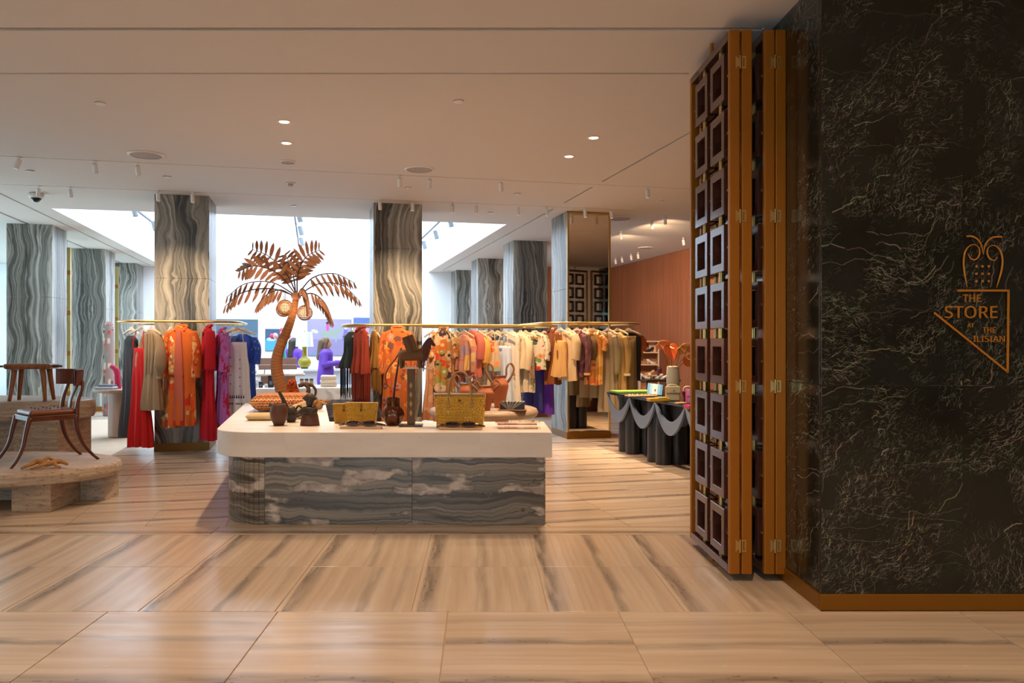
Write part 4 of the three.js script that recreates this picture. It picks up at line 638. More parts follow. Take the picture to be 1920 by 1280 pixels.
// ------------------------------------------------------------------ palm lamp
const CT = .77; // counter top
{
  const Z = 8.9, t = thing('palm_lamp', 'rattan palm tree lamp with curved trunk and wicker coconut lanterns', 'lamp', FR(0, Z, 0)); const bark = new THREE.MeshStandardMaterial({ roughness: .75, map: tex(64, 512, (x, y) => { const b = Math.abs(((y * 34 + .3 * ns(x * 6, y * 20)) % 1) - .5) * 2; return mix([150, 96, 52], [112, 66, 34], sst(.7, 1, b) + .3 * ns(x * 30, y * 200)); }) }); const leafM = M('#99684a', .7), ribM = M('#4a3026', .6);
  const q = (px, py, dz = 0) => V(xAt(px, Z), yAt(py, Z), dz);
  part(t, 'base', lathe([[0, CT], [.16, CT], [.16, CT + .015], [.05, CT + .03], [0, CT + .03]], 28).translate(xAt(536, Z), 0, 0), ribM);
  part(t, 'trunk', sweep([q(538, 759), q(528, 728), q(520, 700), q(519, 675), q(527, 645), q(540, 615), q(550, 585), q(555, 558)], [.085, .078, .072, .066, .06, .052, .042, .036], 16, 60), bark);
  part(t, 'crown', new THREE.SphereGeometry(.06, 14, 10).scale(1, .8, 1).translate(...q(555, 555).toArray()), leafM);
  const leafG = poly([[0, -.004], [.03, -.013], [.08, -.018], [.13, -.014], [.17, -.002], [.17, .002], [.13, .014], [.08, .018], [.03, .013], [0, .004]], .004);
  const fr = [
    [[556, 552], [540, 515], [508, 482], [472, 467], .12, .1, 0], [[557, 552], [561, 512], [578, 483], [603, 470], .12, .1, .1], [[555, 552], [528, 515], [495, 504], [461, 512], .45, .35, .25], [[552, 552], [512, 530], [465, 533], [425, 557], .9, .1, 0], [[552, 554], [516, 543], [470, 553], [440, 578], .9, .35, .35],
    [[558, 552], [586, 520], [625, 512], [660, 528], .9, -.05, -.2], [[560, 553], [600, 533], [645, 536], [677, 565], .9, .15, .1], [[560, 555], [592, 552], [620, 572], [634, 603], .9, .3, .35], [[552, 556], [532, 545], [513, 556], [500, 577], .9, .3, .4], [[558, 556], [572, 543], [588, 555], [594, 583], .9, .35, .45], [[555, 552], [545, 520], [535, 495], [520, 470], .3, -.3, -.35]];
  for (const [a, b, c, d, droop, z1, z2] of fr) {
    const pts = [q(...a), q(...b, z1 * .5), q(...c, z1), q(...d, z2)]; const cv = new THREE.CatmullRomCurve3(pts); const f = part(t, 'frond', sweep(pts, [.009, .007, .004], 6, 24), ribM);
    const n = 10; for (let i = 2; i <= n; i++) for (const s of [-1, 1]) {
      const tt = .12 + .86 * i / n, p = cv.getPoint(tt), tg = cv.getTangent(tt), nn = V(-tg.y, tg.x, 0).normalize(); const dir = nn.multiplyScalar(s * (1 - droop * .85)).add(tg.clone().multiplyScalar(.45)).add(V(0, -droop * .95, s * droop * .45)).normalize();
      const m = part(f, 'leaflet', leafG, leafM, p.toArray()); const k = (.62 + .45 * Math.sin(Math.PI * Math.min(1, tt * .95))) * (i === n ? .8 : 1); m.scale.set(k, k * (droop < .5 ? 1.3 : .8), k);
      const zA = V(0, 0, 1).addScaledVector(dir, -dir.z).normalize(), yA = new THREE.Vector3().crossVectors(zA, dir); m.quaternion.setFromRotationMatrix(new THREE.Matrix4().makeBasis(dir, yA, zA)); m.rotateX((i * 1.3 + s) % 1 - .5);
    }
  }
  const wick = M('#8a5c30', .7), bulbM = new THREE.MeshStandardMaterial({ color: '#ffe8c0', emissive: new THREE.Color().setRGB(1, .78, .45), emissiveIntensity: 1.3 });
  const wickG = (() => { const gs = []; const r = .088; for (let i = 0; i < 14; i++) { gs.push(new THREE.TorusGeometry(r, .0034, 5, 28).rotateY(i / 14 * Math.PI)); } for (let i = -4; i <= 4; i++) { const y = i / 5 * r; gs.push(new THREE.TorusGeometry(Math.sqrt(r * r - y * y), .0034, 5, 28).rotateX(Math.PI / 2).translate(0, y, 0)); } return merge(gs); })();
  for (const [px, py, dz] of [[527, 579, -.12], [540, 577, .14], [575, 587, .1]]) { const p = q(px, py, dz); const l = part(t, 'lantern', wickG, wick, p.toArray()); part(l, 'bulb', new THREE.SphereGeometry(.052, 16, 12), bulbM); part(l, 'cord', cyl(.004, .004, .08, 0, .125, 0, 6), ribM); const li = new THREE.PointLight(WARM, .3, 0, 2); li.shadow.radius = 2; li.castShadow = true; l.add(li); }
}
// ------------------------------------------------------------------ things on the counter
const clay = M('#5c3526', .55), darkClay = M('#33251f', .5), onC = (px, py) => { const z = FOCAL * (EYE - CT) / (py - 643); return FR(xAt(px, z), z, CT); };
{ const t = thing('clay_jug', 'rounded brown clay jug at the left of the counter', 'jug', onC(523, 797)); part(t, 'body', lathe([[0, 0], [.045, 0], [.048, .012], [.07, .06], [.08, .11], [.076, .15], [.06, .18], [.055, .192], [.047, .19], [.05, .17], [0, .165]], 32), clay); part(t, 'spout', sweep([[-.045, .165, 0], [-.07, .182, 0], [-.082, .196, 0]], [.025, .02, .014], 10, 8), clay); }
{ const t = thing('dark_jug', 'dark clay jug with long raised spout and ring handle', 'jug', onC(546, 791)); part(t, 'body', lathe([[0, 0], [.035, 0], [.04, .01], [.062, .06], [.06, .1], [.035, .13], [.03, .145], [0, .14]], 28), darkClay); part(t, 'spout', sweep([[-.03, .1, 0], [-.055, .16, 0], [-.085, .23, 0], [-.115, .285, .0]], [.026, .022, .016, .013], 10, 20), darkClay); part(t, 'handle', sweep([[.04, .115, 0], [.07, .15, 0], [.1, .12, 0], [.095, .07, 0], [.055, .05, 0]], [.009, .009], 8, 24), darkClay); }
{ const t = thing('clay_figure', 'brown clay bust with broad hat and folded arms', 'figurine', onC(581, 797)); part(t, 'skirt', lathe([[0, 0], [.088, 0], [.086, .01], [.075, .08], [.06, .125], [.03, .15], [0, .15]], 28).scale(1, 1, .75), clay); part(t, 'torso', sdf(p => smin(smin(ell(p, [0, .13, .02], [.07, .045, .05]), cap3(p, [-.05, .14, .02], [-.1, .11, .05], .02, .016), .02), cap3(p, [.05, .14, .03], [.02, .1, .07], .02, .016), .02), [0, .12, .02], [.14, .08, .1], 34), darkClay); part(t, 'head', sdf(p => smin(ell(p, [0, .2, .01], [.032, .04, .034]), smin(ell(p, [0, .235, 0], [.058, .026, .04]), cap3(p, [0, .15, 0], [0, .19, 0], .018, .018), .015), .012), [0, .2, 0], [.08, .08, .07], 32), darkClay); part(t, 'hat', lathe([[0, .285], [.02, .282], [.045, .262], [.07, .238], [.066, .232], [0, .24]], 20).scale(1, 1, .6), darkClay); }
function cushion(w, h, d, mat, seed) { const g = new RoundedBoxGeometry(w, h, d, 8, h * .48); const p = g.attributes.position; for (let i = 0; i < p.count; i++) { const x = p.getX(i) / (w / 2), z = p.getZ(i) / (d / 2); const k = Math.max(.12, (1 - x ** 4) * (1 - z ** 4)); p.setY(i, p.getY(i) * (.25 + .75 * Math.sqrt(k)) + .004 * ns(x * 4 + seed, z * 4)); } g.computeVertexNormals(); return g; }
{ const kil = new THREE.MeshStandardMaterial({ roughness: .95, map: canvasTex(256, 256, (g, w, h) => { g.fillStyle = '#b87a4a'; g.fillRect(0, 0, w, h); const c = ['#7a2a1c', '#d8a878', '#3a2a28', '#c8522c', '#e0c8a0']; for (let y = 0; y < 16; y++) { g.fillStyle = c[y % 5]; g.fillRect(0, y * 16, w, 5); for (let x = 0; x < 20; x++) { g.fillStyle = c[(x + y) % 5]; g.beginPath(); g.moveTo(x * 13, y * 16 + 15); g.lineTo(x * 13 + 6, y * 16 + 6); g.lineTo(x * 13 + 12, y * 16 + 15); g.fill(); } } }) });
  const t = thing('kilim_cushion', 'orange kilim cushion with zigzag pattern on the counter', 'cushion', onC(524, 772).add(V(0, 0, -.15)), R(8)); part(t, 'cover', metreUV(cushion(.66, .2, .42, kil, 1), .3, .3).translate(0, .1, 0), kil); part(t, 'piping', (() => { const g = new RoundedBoxGeometry(.66, .022, .42, 3, .01); return g.translate(0, .1, 0); })(), M('#b88a5a', .9)); }
const cream = M('#cdb489', .9);
{ const t = thing('cream_pouch', 'flat cream fabric pouch lying at the counter corner', 'pouch', onC(490, 787), R(5)); part(t, 'cover', cushion(.27, .07, .18, cream, 3).translate(0, .036, 0), cream); part(t, 'seam', rbox(.26, .006, .17, .003, 0, .036, 0), M('#b89a70', .9)); }
{ const t = thing('cream_bag', 'slumped cream cloth bag leaning on the kilim cushion', 'bag', onC(566, 785), R(-12)); part(t, 'body', sdf(p => smin(ell(p, [0, .06, 0], [.11, .06, .05]), cap3(p, [-.06, .1, -.01], [.02, .15, -.02], .035, .02), .06), [0, .08, 0], [.16, .11, .1], 34), cream); part(t, 'drawstring', sweep([[-.02, .15, .0], [.02, .13, .04], [.03, .08, .058]], [.004, .004], 6, 10), M('#a88a60', .9)); }
{ const t = thing('driftwood', 'brown driftwood with looped branch at the foot of the palm', 'driftwood', onC(563, 763)); const m = M('#4e3626', .75); part(t, 'stump', sdf(p => smin(ell(p, [-.02, .05, 0], [.11, .055, .07]), cap3(p, [0, .06, 0], [.1, .1, .02], .05, .03), .04) + .008 * ns(p[0] * 40, p[1] * 40 + p[2] * 30), [0, .06, 0], [.2, .12, .14], 36), m); part(t, 'branch', sweep([[.05, .09, .02], [.1, .2, .02], [.05, .26, 0], [-.02, .24, .02]], [.03, .024, .026, .02], 8, 24), m); part(t, 'branch', sweep([[.05, .26, 0], [.13, .25, 0], [.175, .19, .0], [.16, .12, .01], [.08, .08, .03]], [.02, .018, .014, .012, .014], 8, 28), m); part(t, 'twig', sweep([[.1, .24, .01], [.105, .2, .02], [.1, .17, .02]], [.012, .008], 6, 8), m); }
{ const t = thing('fur_bird', 'fluffy orange toy bird perched on the driftwood', 'toy', onC(551, 763).add(V(0, .1, .06))); const f = M('#a8460e', .95); part(t, 'body', sdf(p => smin(ell(p, [0, .07, 0], [.075, .085, .065]), ell(p, [.0, .17, .02], [.05, .052, .05]), .04) + .007 * ns(p[0] * 110, p[1] * 90) + .005 * ns(p[2] * 130, p[1] * 120), [0, .11, 0], [.12, .16, .11], 44), f); part(t, 'beak', new THREE.ConeGeometry(.013, .04, 8).rotateX(Math.PI / 2).translate(.01, .17, .085), M('#30261e', .5)); for (const x of [-.015, .03]) part(t, 'eye', new THREE.SphereGeometry(.008, 8, 8).translate(x, .188, .068), black); for (const x of [-.03, .03]) part(t, 'tuft', new THREE.ConeGeometry(.014, .06, 7).translate(x, .225, .01), f); }
{ const t = thing('branch_cluster', 'cluster of pale carved twigs behind the clay figure', 'driftwood', onC(597, 768)); const m = M('#a88058', .8), r = mulberry(12); for (let i = 0; i < 12; i++) { const a = r() * 6.28, l = .08 + r() * .07; part(t, 'twig', sweep([[0, .04 + r() * .03, 0], [Math.cos(a) * l * .5, .07 + r() * .05, Math.sin(a) * l * .3], [Math.cos(a) * l, .03 + r() * .1, Math.sin(a) * l * .5]], [.016, .014, .009], 7, 10), m); } part(t, 'knot', sdf(p => ell(p, [0, .05, 0], [.06, .045, .045]) + .012 * ns(p[0] * 50, p[1] * 50 + p[2] * 20), [0, .05, 0], [.09, .075, .075], 24), m); }
const goldTex = (k) => new THREE.MeshStandardMaterial({ color: '#dba840', metalness: .4, roughness: .3, bumpScale: .008, bumpMap: tex(256, 256, (x, y) => { const a = Math.floor(y * k), o = (a % 2) * .5, fx = Math.abs(((x * k + o) % 1) - .5), fy = Math.abs(((y * k) % 1) - .5); const v = 255 * cl(1.25 - 2.2 * Math.max(fx, fy) + .3 * ns(x * 20, y * 20)); return [v, v, v]; }, false) });
const gold1 = goldTex(16), gold2 = goldTex(30);
function clutch(px, py, w, h, mat, label, ry) { const t = thing('gold_clutch', label, 'clutch bag', onC(px, py), ry, 'gold clutch bags'); const g = poly([[-w * .42, 0], [w * .42, 0], [w * .5, h], [-w * .5, h]], .05, .012); metreUV(g, .28, .28); part(t, 'body', g, mat, null); part(t, 'flap', metreUV(poly([[-w * .5, h], [w * .5, h], [w * .46, h * .55], [0, h * .42], [-w * .46, h * .55]], .012, .003), .28, .28, .1), mat, [0, 0, .03]); part(t, 'clasp', new THREE.SphereGeometry(.011, 12, 8).scale(1, 1, .6).translate(0, h * .66, .04), darkBrass); part(t, 'strap_tab', rbox(.02, h * .3, .008, .002, 0, h * .8, .036), mat); }
clutch(645, 793, .2, .18, gold2, 'smaller gold clutch with fine scales behind the larger clutch', R(6)); clutch(679, 797, .29, .205, gold1, 'larger gold crocodile clutch left of the bronze pot', R(-6));
function glasses(px, py, label) { const t = thing('tortoiseshell_sunglasses', label, 'sunglasses', onC(px, py), R(-4), 'sunglasses on little stands'); const tm = P('#3a120c', .12, { clearcoat: 1 }); part(t, 'stand', rbox(.36, .02, .05, .004, 0, .01, .02), M('#c8a482', .5)); for (const s of [-1, 1]) { part(t, 'rim', new THREE.TorusGeometry(.042, .009, 8, 28).scale(1.35, .6, 1).rotateX(-.9).translate(s * .07, .045, .02), tm); part(t, 'lens', new THREE.CircleGeometry(.042, 24).scale(1.35, .6, 1).rotateX(-.9).translate(s * .07, .045, .02), P('#1c0c0a', .05)); part(t, 'arm', sweep([[s * .12, .045, .02], [s * .17, .035, .0], [s * .2, .025, -.03]], [.011, .01, .008], 8, 10), tm); part(t, 'gold_ring', new THREE.TorusGeometry(.013, .004, 8, 14).rotateY(1.4).translate(s * .13, .043, .015), paleBrass); } part(t, 'bridge', sweep([[-.02, .05, .02], [0, .056, .02], [.02, .05, .02]], [.007, .007], 8, 6), tm); }
glasses(678, 803, 'dark tortoiseshell sunglasses on a stand before the gold clutches'); glasses(864, 805, 'dark tortoiseshell sunglasses on a stand before the gold tote');
{ const t = thing('bronze_pot', 'shiny bronze pot with lobed belly holding a bent branch', 'pot', onC(737, 797)); const m = M('#5e3420', .2, { metalness: .6 }); const g = lathe([[0, 0], [.05, 0], [.06, .008], [.09, .05], [.098, .09], [.09, .135], [.066, .165], [.06, .18], [.064, .235], [.068, .245], [.058, .245], [.054, .18], [0, .17]], 48); const p = g.attributes.position; for (let i = 0; i < p.count; i++) { const y = p.getY(i), r = Math.hypot(p.getX(i), p.getZ(i)); if (y > .02 && y < .17 && r > .05) { const a = Math.atan2(p.getZ(i), p.getX(i)), k = 1 + .07 * Math.sin((y - .02) / .15 * Math.PI) * Math.cos(a * 6); p.setX(i, p.getX(i) * k); p.setZ(i, p.getZ(i) * k); } } g.computeVertexNormals(); part(t, 'body', g, m);
  const b = thing('bent_branch', 'thin dark red bent branch standing in the bronze pot', 'branch', onC(737, 797)); const bm = M('#3e1a14', .5), K = 6.73 / FOCAL, f = (px, py) => V((px - 737) * K, (797 - py) * K, 0); part(b, 'stem', sweep([V(0, .175, 0), f(739, 735), f(743, 705), f(748, 675), f(752, 655)], [.011, .01, .009, .008], 8, 24), bm); part(b, 'bow', sweep([f(753, 652), f(742, 672), f(728, 690), f(723, 706), f(726, 720), f(733, 729)], [.01, .009, .009, .007, .004], 8, 28, .6), bm); }
{ // horse sculpture on a post
  const Zh = 6.7, t = thing('horse_sculpture', 'rough wooden horse sculpture raised on a carved post', 'sculpture', onC(771, 799)); const w = M('#6e4a2a', .7), pm = M('#5c4020', .55), K = Zh / FOCAL, f = (px, py, z = 0) => [(px - 771) * K, (799 - py) * K, z];
  part(t, 'foot_plate', rbox(.2, .018, .13, .003, 0, .009, 0), M('#4a3c30', .4, { metalness: .4 })); part(t, 'post', rbox(.066, .49, .066, .005, 0, .26, 0), pm);
  for (const y of [.12, .2, .28, .36]) part(t, 'carved_lozenge', poly([[0, -.03], [.014, 0], [0, .03], [-.014, 0]], .006), M('#a88a58', .6), [0, y, .034]);
  part(t, 'tray', rbox(.135, .014, .1, .003, f(771, 0)[0], .512, 0), M('#cfc8c0', .4)); part(t, 'tray', rbox(.1, .01, .1, .003, f(800, 0)[0], .507, 0), M('#d8d4d0', .4));
  part(t, 'body', sdf(p => smin(cap3(p, f(756, 667), f(790, 667), .05, .046), cap3(p, f(788, 662), f(800, 650), .03, .022), .02), [0.03, .62, 0], [.18, .11, .08], 36), w);
  part(t, 'saddle_plank', rbox(.1, .15, .07, .008, 0, 0, 0), w, f(769, 646), [0, 0, .35]); part(t, 'saddle_plank', rbox(.03, .15, .074, .008, 0, 0, 0), M('#5e3e24', .7), f(769, 646, .002), [0, 0, .35]);
  for (const [x, z] of [[753, .025], [756, -.03], [787, .025], [790, -.03]]) part(t, 'leg', sweep([f(x, 670, z), f(x - 1, 682, z), f(x, 691, z)], [.018, .014, .014], 8, 8), w);
  const hm = M('#5e2416', .6); { const gs = [], r = mulberry(31); for (let i = 0; i < 16; i++) { const a = i / 15, x = 794 + a * 14, L = .24 * (1 - a * .55) * (.8 + .3 * r()); const p0 = f(x, 646 - 12 * Math.sin(a * 1.7)); gs.push(box(.006, L, .004, p0[0], p0[1] - L / 2, .02 + r() * .02)); } part(t, 'leather_mane', merge(gs), hm); }
  part(t, 'neck', sweep([f(790, 664), f(797, 648), f(804, 638)], [.034, .03, .024], 10, 12, .7), hm);
  part(t, 'head', sdf(p => smin(cap3(p, f(800, 650), f(806, 640), .022, .022), cap3(p, f(806, 640), f(814, 648), .02, .012), .015), [f(804, 0)[0], .71, 0], [.09, .07, .05], 28), hm);
}
{ // gold tote
  const t = thing('gold_tote', 'gold crocodile embossed tote bag with two slim handles', 'tote bag', onC(863, 800), R(-3)); const g = poly([[-.2, 0], [.2, 0], [.222, .28], [-.222, .28]], .15, .012); metreUV(g, .4, .4); part(t, 'body', g, gold1); part(t, 'opening_rim', rbox(.44, .012, .15, .004, 0, .283, 0), M('#8a6020', .4, { metalness: .6 }));
  for (const z of [-.05, .082]) { part(t, 'handle', sweep([[-.1, .2, z], [-.098, .3, z * .9], [-.075, .42, z * .7], [-.02, .48, z * .5], [.04, .47, z * .5], [.085, .38, z * .8], [.1, .28, z], [.102, .2, z]], [.008, .008], 8, 48), M('#b08a54', .5)); } part(t, 'snap', new THREE.SphereGeometry(.011, 12, 8).translate(0, .235, .077), darkBrass); for (const x of [-.1, .102]) part(t, 'handle_tab', rbox(.026, .05, .006, .003, x, .2, .079), M('#b08a54', .5));
}
{ const t = thing('acrylic_box', 'clear acrylic box with pink prints at the right counter end', 'box', onC(970, 802)); part(t, 'lid', box(.38, .004, .2, 0, .056, 0), acrylic); for (const s of [-1, 1]) { part(t, 'side', box(.38, .055, .004, 0, .0285, s * .1), acrylic); part(t, 'side', box(.004, .055, .2, s * .19, .0285, 0), acrylic); } const pm = print('#c8a08c', ['#b05a50', '#e0c8b8', '#8a5a58', '#d8a090'], 60, 20, 61, 'patch'); for (const [y, z] of [[.008, .045], [.03, -.045]]) part(t, 'print', rbox(.34, .012, .08, .002, 0, y, z), pm); }
// ------------------------------------------------------------------ jars on the round travertine table
const terra = M('#a85f38', .7);
function amphora(px, z, h, w, label, ears) { const t = thing('terracotta_jar', label, 'jar', FR(xAt(px, z), z, .775), R(4), 'terracotta jars'); part(t, 'body', lathe([[0, 0], [.28 * w, 0], [.3 * w, .02], [.36 * w, h * .3], [.5 * w, h * .68], [.46 * w, h * .78], [.26 * w, h * .93], [.27 * w, h * .98], [.31 * w, h], [.24 * w, h], [.2 * w, h * .9], [0, h * .88]], 36), terra); for (const s of [-1, 1]) part(t, 'handle', sweep([[s * w * .42, h * .78, 0], [s * w * .62, h * .95, .01], [s * w * .8, h * 1.25 * ears, 0], [s * w * .62, h * 1.42 * ears, -.01], [s * w * .4, h * 1.3 * ears, 0], [s * w * .36, h * 1.02, 0], [s * w * .27, h * .92, 0]], [.016, .013, .012, .015, .011, .01, .012], 8, 36), M('#8e5a3e', .75)); }
amphora(910, 8.15, .265, .19, 'front terracotta jar with looped ears behind the gold tote', .86); amphora(937, 8.5, .36, .2, 'tallest terracotta jar with high looped ears', .97); amphora(872, 8.5, .27, .16, 'terracotta jar mostly hidden behind the gold tote', .95);
{ const z = 8.18, t = thing('zebra_box', 'black and white striped box on a wooden tray', 'box', FR(xAt(961, z), z, .775), R(-6)); part(t, 'tray', rbox(.3, .012, .16, .003, 0, .006, 0), M('#9a6a48', .5)); const m = new THREE.MeshStandardMaterial({ roughness: .3, map: canvasTex(256, 128, (g, w, h) => { g.fillStyle = '#15131a'; g.fillRect(0, 0, w, h); for (let i = 0; i < 16; i++) { g.fillStyle = i % 2 ? '#cfc6bc' : '#6a625e'; g.beginPath(); g.moveTo(w * .4, h * 1.2); g.lineTo(i * 20 - 40, -10); g.lineTo(i * 20 - 32 + i % 3 * 4, -10); g.fill(); } }) }); const g = rbox(.26, .085, .12, .004, 0, .055, 0); const p = g.attributes.position, uv = g.attributes.uv; for (let i = 0; i < p.count; i++) uv.setXY(i, p.getX(i) / .26 + .5, (p.getY(i) - .01) / .09); part(t, 'body', g, m); part(t, 'lid_line', box(.262, .003, .122, 0, .08, 0), black); }
// ------------------------------------------------------------------ things on the scalloped table
const onT = (px, py) => { const z = FOCAL * (EYE - .8) / (py - 643); return FR(xAt(px, z), z, .8); };
{ const t = thing('green_board', 'bright green display board on the far end of the black table', 'board', onT(1188, 735), TH); part(t, 'board', rbox(.62, .025, .26, .004, 0, .0125, 0), M('#6e9a3c', .6)); part(t, 'edge', rbox(.64, .008, .28, .003, 0, .004, 0), M('#3f5a24', .6)); }
{ const t = thing('jewellery_tray', 'tan tray with bracelets on the black table', 'tray', onT(1202, 743), TH); part(t, 'tray', rbox(.4, .018, .16, .006, 0, .009, 0), M('#b08a6a', .6)); const r = mulberry(4); for (let i = 0; i < 7; i++) part(t, 'bracelet', new THREE.TorusGeometry(.022 + r() * .01, .005, 6, 18).rotateX(Math.PI / 2).translate(-.16 + i * .053, .026, (r() - .5) * .06), i % 2 ? paleBrass : steel); }
{ const t = thing('striped_case', 'tilted pale blue and white striped case on the black table', 'case', onT(1228, 741), R(-8)); const g = new THREE.Group(); const m = new THREE.MeshStandardMaterial({ roughness: .5, map: canvasTex(128, 64, (c, w, h) => { ['#5f9ac8', '#8ab8dc', '#e0dcdc', '#d8c8d0', '#6aa4d0', '#4a88bc'].forEach((q, i) => { c.fillStyle = q; c.fillRect(i * w / 6, 0, w / 6 + 1, h); }); }) }); part(t, 'panel', rbox(.2, .15, .02, .003, 0, 0, 0), m, [0, .08, 0], [-.4, 0, -.12]); part(t, 'back_support', rbox(.18, .12, .1, .004, .02, .06, -.07), black); part(t, 'clasp', rbox(.02, .02, .006, .002, 0, .075, .02), paleBrass); }
{ const t = thing('yellow_case', 'flat mustard yellow case on the black table', 'case', onT(1234, 752), TH); part(t, 'body', rbox(.26, .04, .1, .008, 0, .02, 0), M('#b8902a', .5)); part(t, 'flap', rbox(.12, .008, .1, .003, .04, .044, 0), M('#c8a03a', .5)); }
{ const t = thing('beige_satchel', 'small pale green leather satchel before the vase', 'bag', onT(1261, 751), R(-6)); const m = M('#a8a084', .5); part(t, 'body', rbox(.17, .17, .06, .012, 0, .085, 0), m); part(t, 'flap', rbox(.175, .08, .014, .006, 0, .135, .034), m); part(t, 'clasp', poly([[-.012, 0], [.012, 0], [0, .024]], .006), steel, [.01, .12, .044]); part(t, 'strap', sweep([[-.085, .16, 0], [-.04, .19, -.02], [.04, .19, -.02], [.085, .16, 0]], [.006, .006], 6, 14), m); }
{ const P0 = onT(1266, 747).add(V(0, 0, -.12)); const t = thing('white_vase', 'tall pale stoneware vase with a pinched double neck', 'vase', P0); const m = M('#b3ab96', .35); part(t, 'body', sdf(p => { const r = Math.hypot(p[0], p[2]); const k = p[1] / .42; const rr = .05 + .028 * Math.sin(Math.min(1, k * 1.1) * 2.4); return Math.max(smin(Math.hypot(p[0] + .02, p[2]) - rr * .8, Math.hypot(p[0] - .025, p[2]) - rr * .78, .04), Math.abs(p[1] - .2) - .2) ; }, [0, .2, 0], [.13, .23, .11], 44), m); part(t, 'neck_ring', new THREE.TorusGeometry(.03, .008, 8, 24).rotateX(Math.PI / 2).translate(.025, .4, 0), m); part(t, 'neck_ring', new THREE.TorusGeometry(.028, .008, 8, 24).rotateX(Math.PI / 2).translate(-.03, .4, 0), m);
  const heart = (() => { const s = new THREE.Shape(); s.moveTo(0, 0); s.bezierCurveTo(-.03, .022, -.088, .015, -.082, -.05); s.bezierCurveTo(-.078, -.1, -.03, -.125, 0, -.15); s.bezierCurveTo(.03, -.125, .078, -.1, .082, -.05); s.bezierCurveTo(.088, .015, .03, .022, 0, 0); const g = new THREE.ExtrudeGeometry(s, { depth: .003, bevelEnabled: true, bevelSize: .002, bevelThickness: .002, bevelSegments: 1, curveSegments: 14 }); const p = g.attributes.position; for (let i = 0; i < p.count; i++) p.setZ(i, p.getZ(i) + 2.2 * p.getX(i) ** 2 + 1.2 * (p.getY(i) + .06) ** 2); g.computeVertexNormals(); return g; })();
  const zz = -P0.z, K = zz / FOCAL, f = (px, py, z = 0) => V((px - 1266) * K, yAt(py, zz) - .8, z);
  const names = ['leftmost, nearly edge on', 'large and open above the left of the vase', 'amber, right of the large orange one', 'pointing right, rightmost and highest', 'lowest, drooping at the right'];
  [[1237, 643, 1259, 692, '#e07c42', [.9, 0, 1.3], 1.1], [1256, 648, 1264, 692, '#e0683a', [-.35, .4, .25], 1.35], [1277, 650, 1270, 692, '#cf8a2c', [.7, .2, .9], 1.15], [1294, 648, 1271, 692, '#e27a40', [.6, .3, 1.5], 1.25], [1289, 668, 1274, 692, '#d8703a', [.1, .3, .45], 1.0]].forEach(([px, py, bx, by, c, rot, s], i) => {
    const t2 = thing('anthurium_flower', `orange anthurium flower in the pale vase, ${names[i]}`, 'flower', P0, 0, 'anthuriums in the pale vase'); const a = f(bx, by, 0), b = f(px, py, .06); part(t2, 'stem', sweep([V(a.x * .8, .18, 0), a, a.clone().lerp(b, .5).add(V(.01, 0, .02)), b], [.004, .004], 6, 18), M('#5a4a28', .6)); const m2 = part(t2, 'spathe', heart, P(c, .3, { clearcoat: .4, side: THREE.DoubleSide }), b.toArray(), rot); m2.scale.setScalar(s); part(m2, 'spadix', sweep([[0, -.01, .01], [.0, -.035, .035], [.004, -.05, .065]], [.007, .007, .004], 8, 8), M('#d8a860', .6));
  }); }
{ const t = thing('pink_satchel', 'pink and lilac satchel at the near end of the black table', 'bag', onT(1300, 757), R(-10)); part(t, 'body', rbox(.17, .17, .07, .01, 0, .085, 0), M('#b04a84', .45)); part(t, 'flap', rbox(.15, .07, .012, .004, 0, .125, .04), M('#c88ac0', .4)); part(t, 'flap', rbox(.14, .06, .012, .004, 0, .05, .04), M('#b87ab8', .4)); part(t, 'clasp', rbox(.03, .015, .008, .002, 0, .09, .045), paleBrass); }
{ const t = thing('pink_box', 'flat bright pink box on the edge of the black table', 'box', onT(1300, 766), TH); part(t, 'body', rbox(.16, .035, .12, .004, 0, .0175, 0), M('#b02a5e', .45)); part(t, 'lid', rbox(.165, .012, .125, .003, 0, .036, 0), M('#c23a6e', .45)); }
{ const t = thing('wooden_card_tray', 'small tan card tray on the black table beside the satchel', 'tray', onT(1281, 757), TH); part(t, 'tray', rbox(.18, .015, .1, .003, 0, .0075, 0), M('#a87a4a', .6)); part(t, 'card', rbox(.1, .004, .06, .001, -.03, .018, 0), M('#d8c8b0', .7)); }
{ const t = thing('magenta_handbag', 'dark magenta handbag with white handle on the black table', 'bag', onT(1290, 748), R(-6)); part(t, 'body', poly([[-.05, 0], [.05, 0], [.08, .1], [-.08, .1]], .06, .01), M('#5a1630', .4)); part(t, 'handle', sweep([[-.06, .1, 0], [-.04, .15, 0], [.04, .15, 0], [.06, .1, 0]], [.007, .007], 6, 16), M('#d0c8c8', .4)); }
// ------------------------------------------------------------------ shoes
const shoeGeo = sdf(p => Math.max(smin(smin(cap3(p, [.1, .018, 0], [.03, .03, 0], .026, .03), cap3(p, [.03, .03, 0], [-.07, .085, 0], .03, .03), .03), cap3(p, [-.07, .085, 0], [-.085, .1, 0], .032, .03), .02), -cap3(p, [.02, .075, 0], [-.08, .14, 0], .024, .03)), [.01, .06, 0], [.14, .08, .05], 40), heelGeo = sweep([[-.08, .06, 0], [-.08, .03, 0], [-.082, 0, 0]], [.014, .009, .007], 8, 8), soleGeo = sweep([[.12, .004, 0], [.05, .006, 0], [0, .03, 0], [-.07, .058, 0]], [.012, .02, .016, .014], 8, 14, .25);
function shoe(p, ry, c, label) { const t = thing('heeled_shoe', label, 'shoe', p, ry, 'heeled shoes on display'); part(t, 'upper', shoeGeo, M(c, .4)); part(t, 'heel', heelGeo, M(c, .4)); part(t, 'sole', soleGeo, M('#b89a80', .6)); }
const off = (p, x, y, z = 0) => p.clone().add(V(x, y, z));
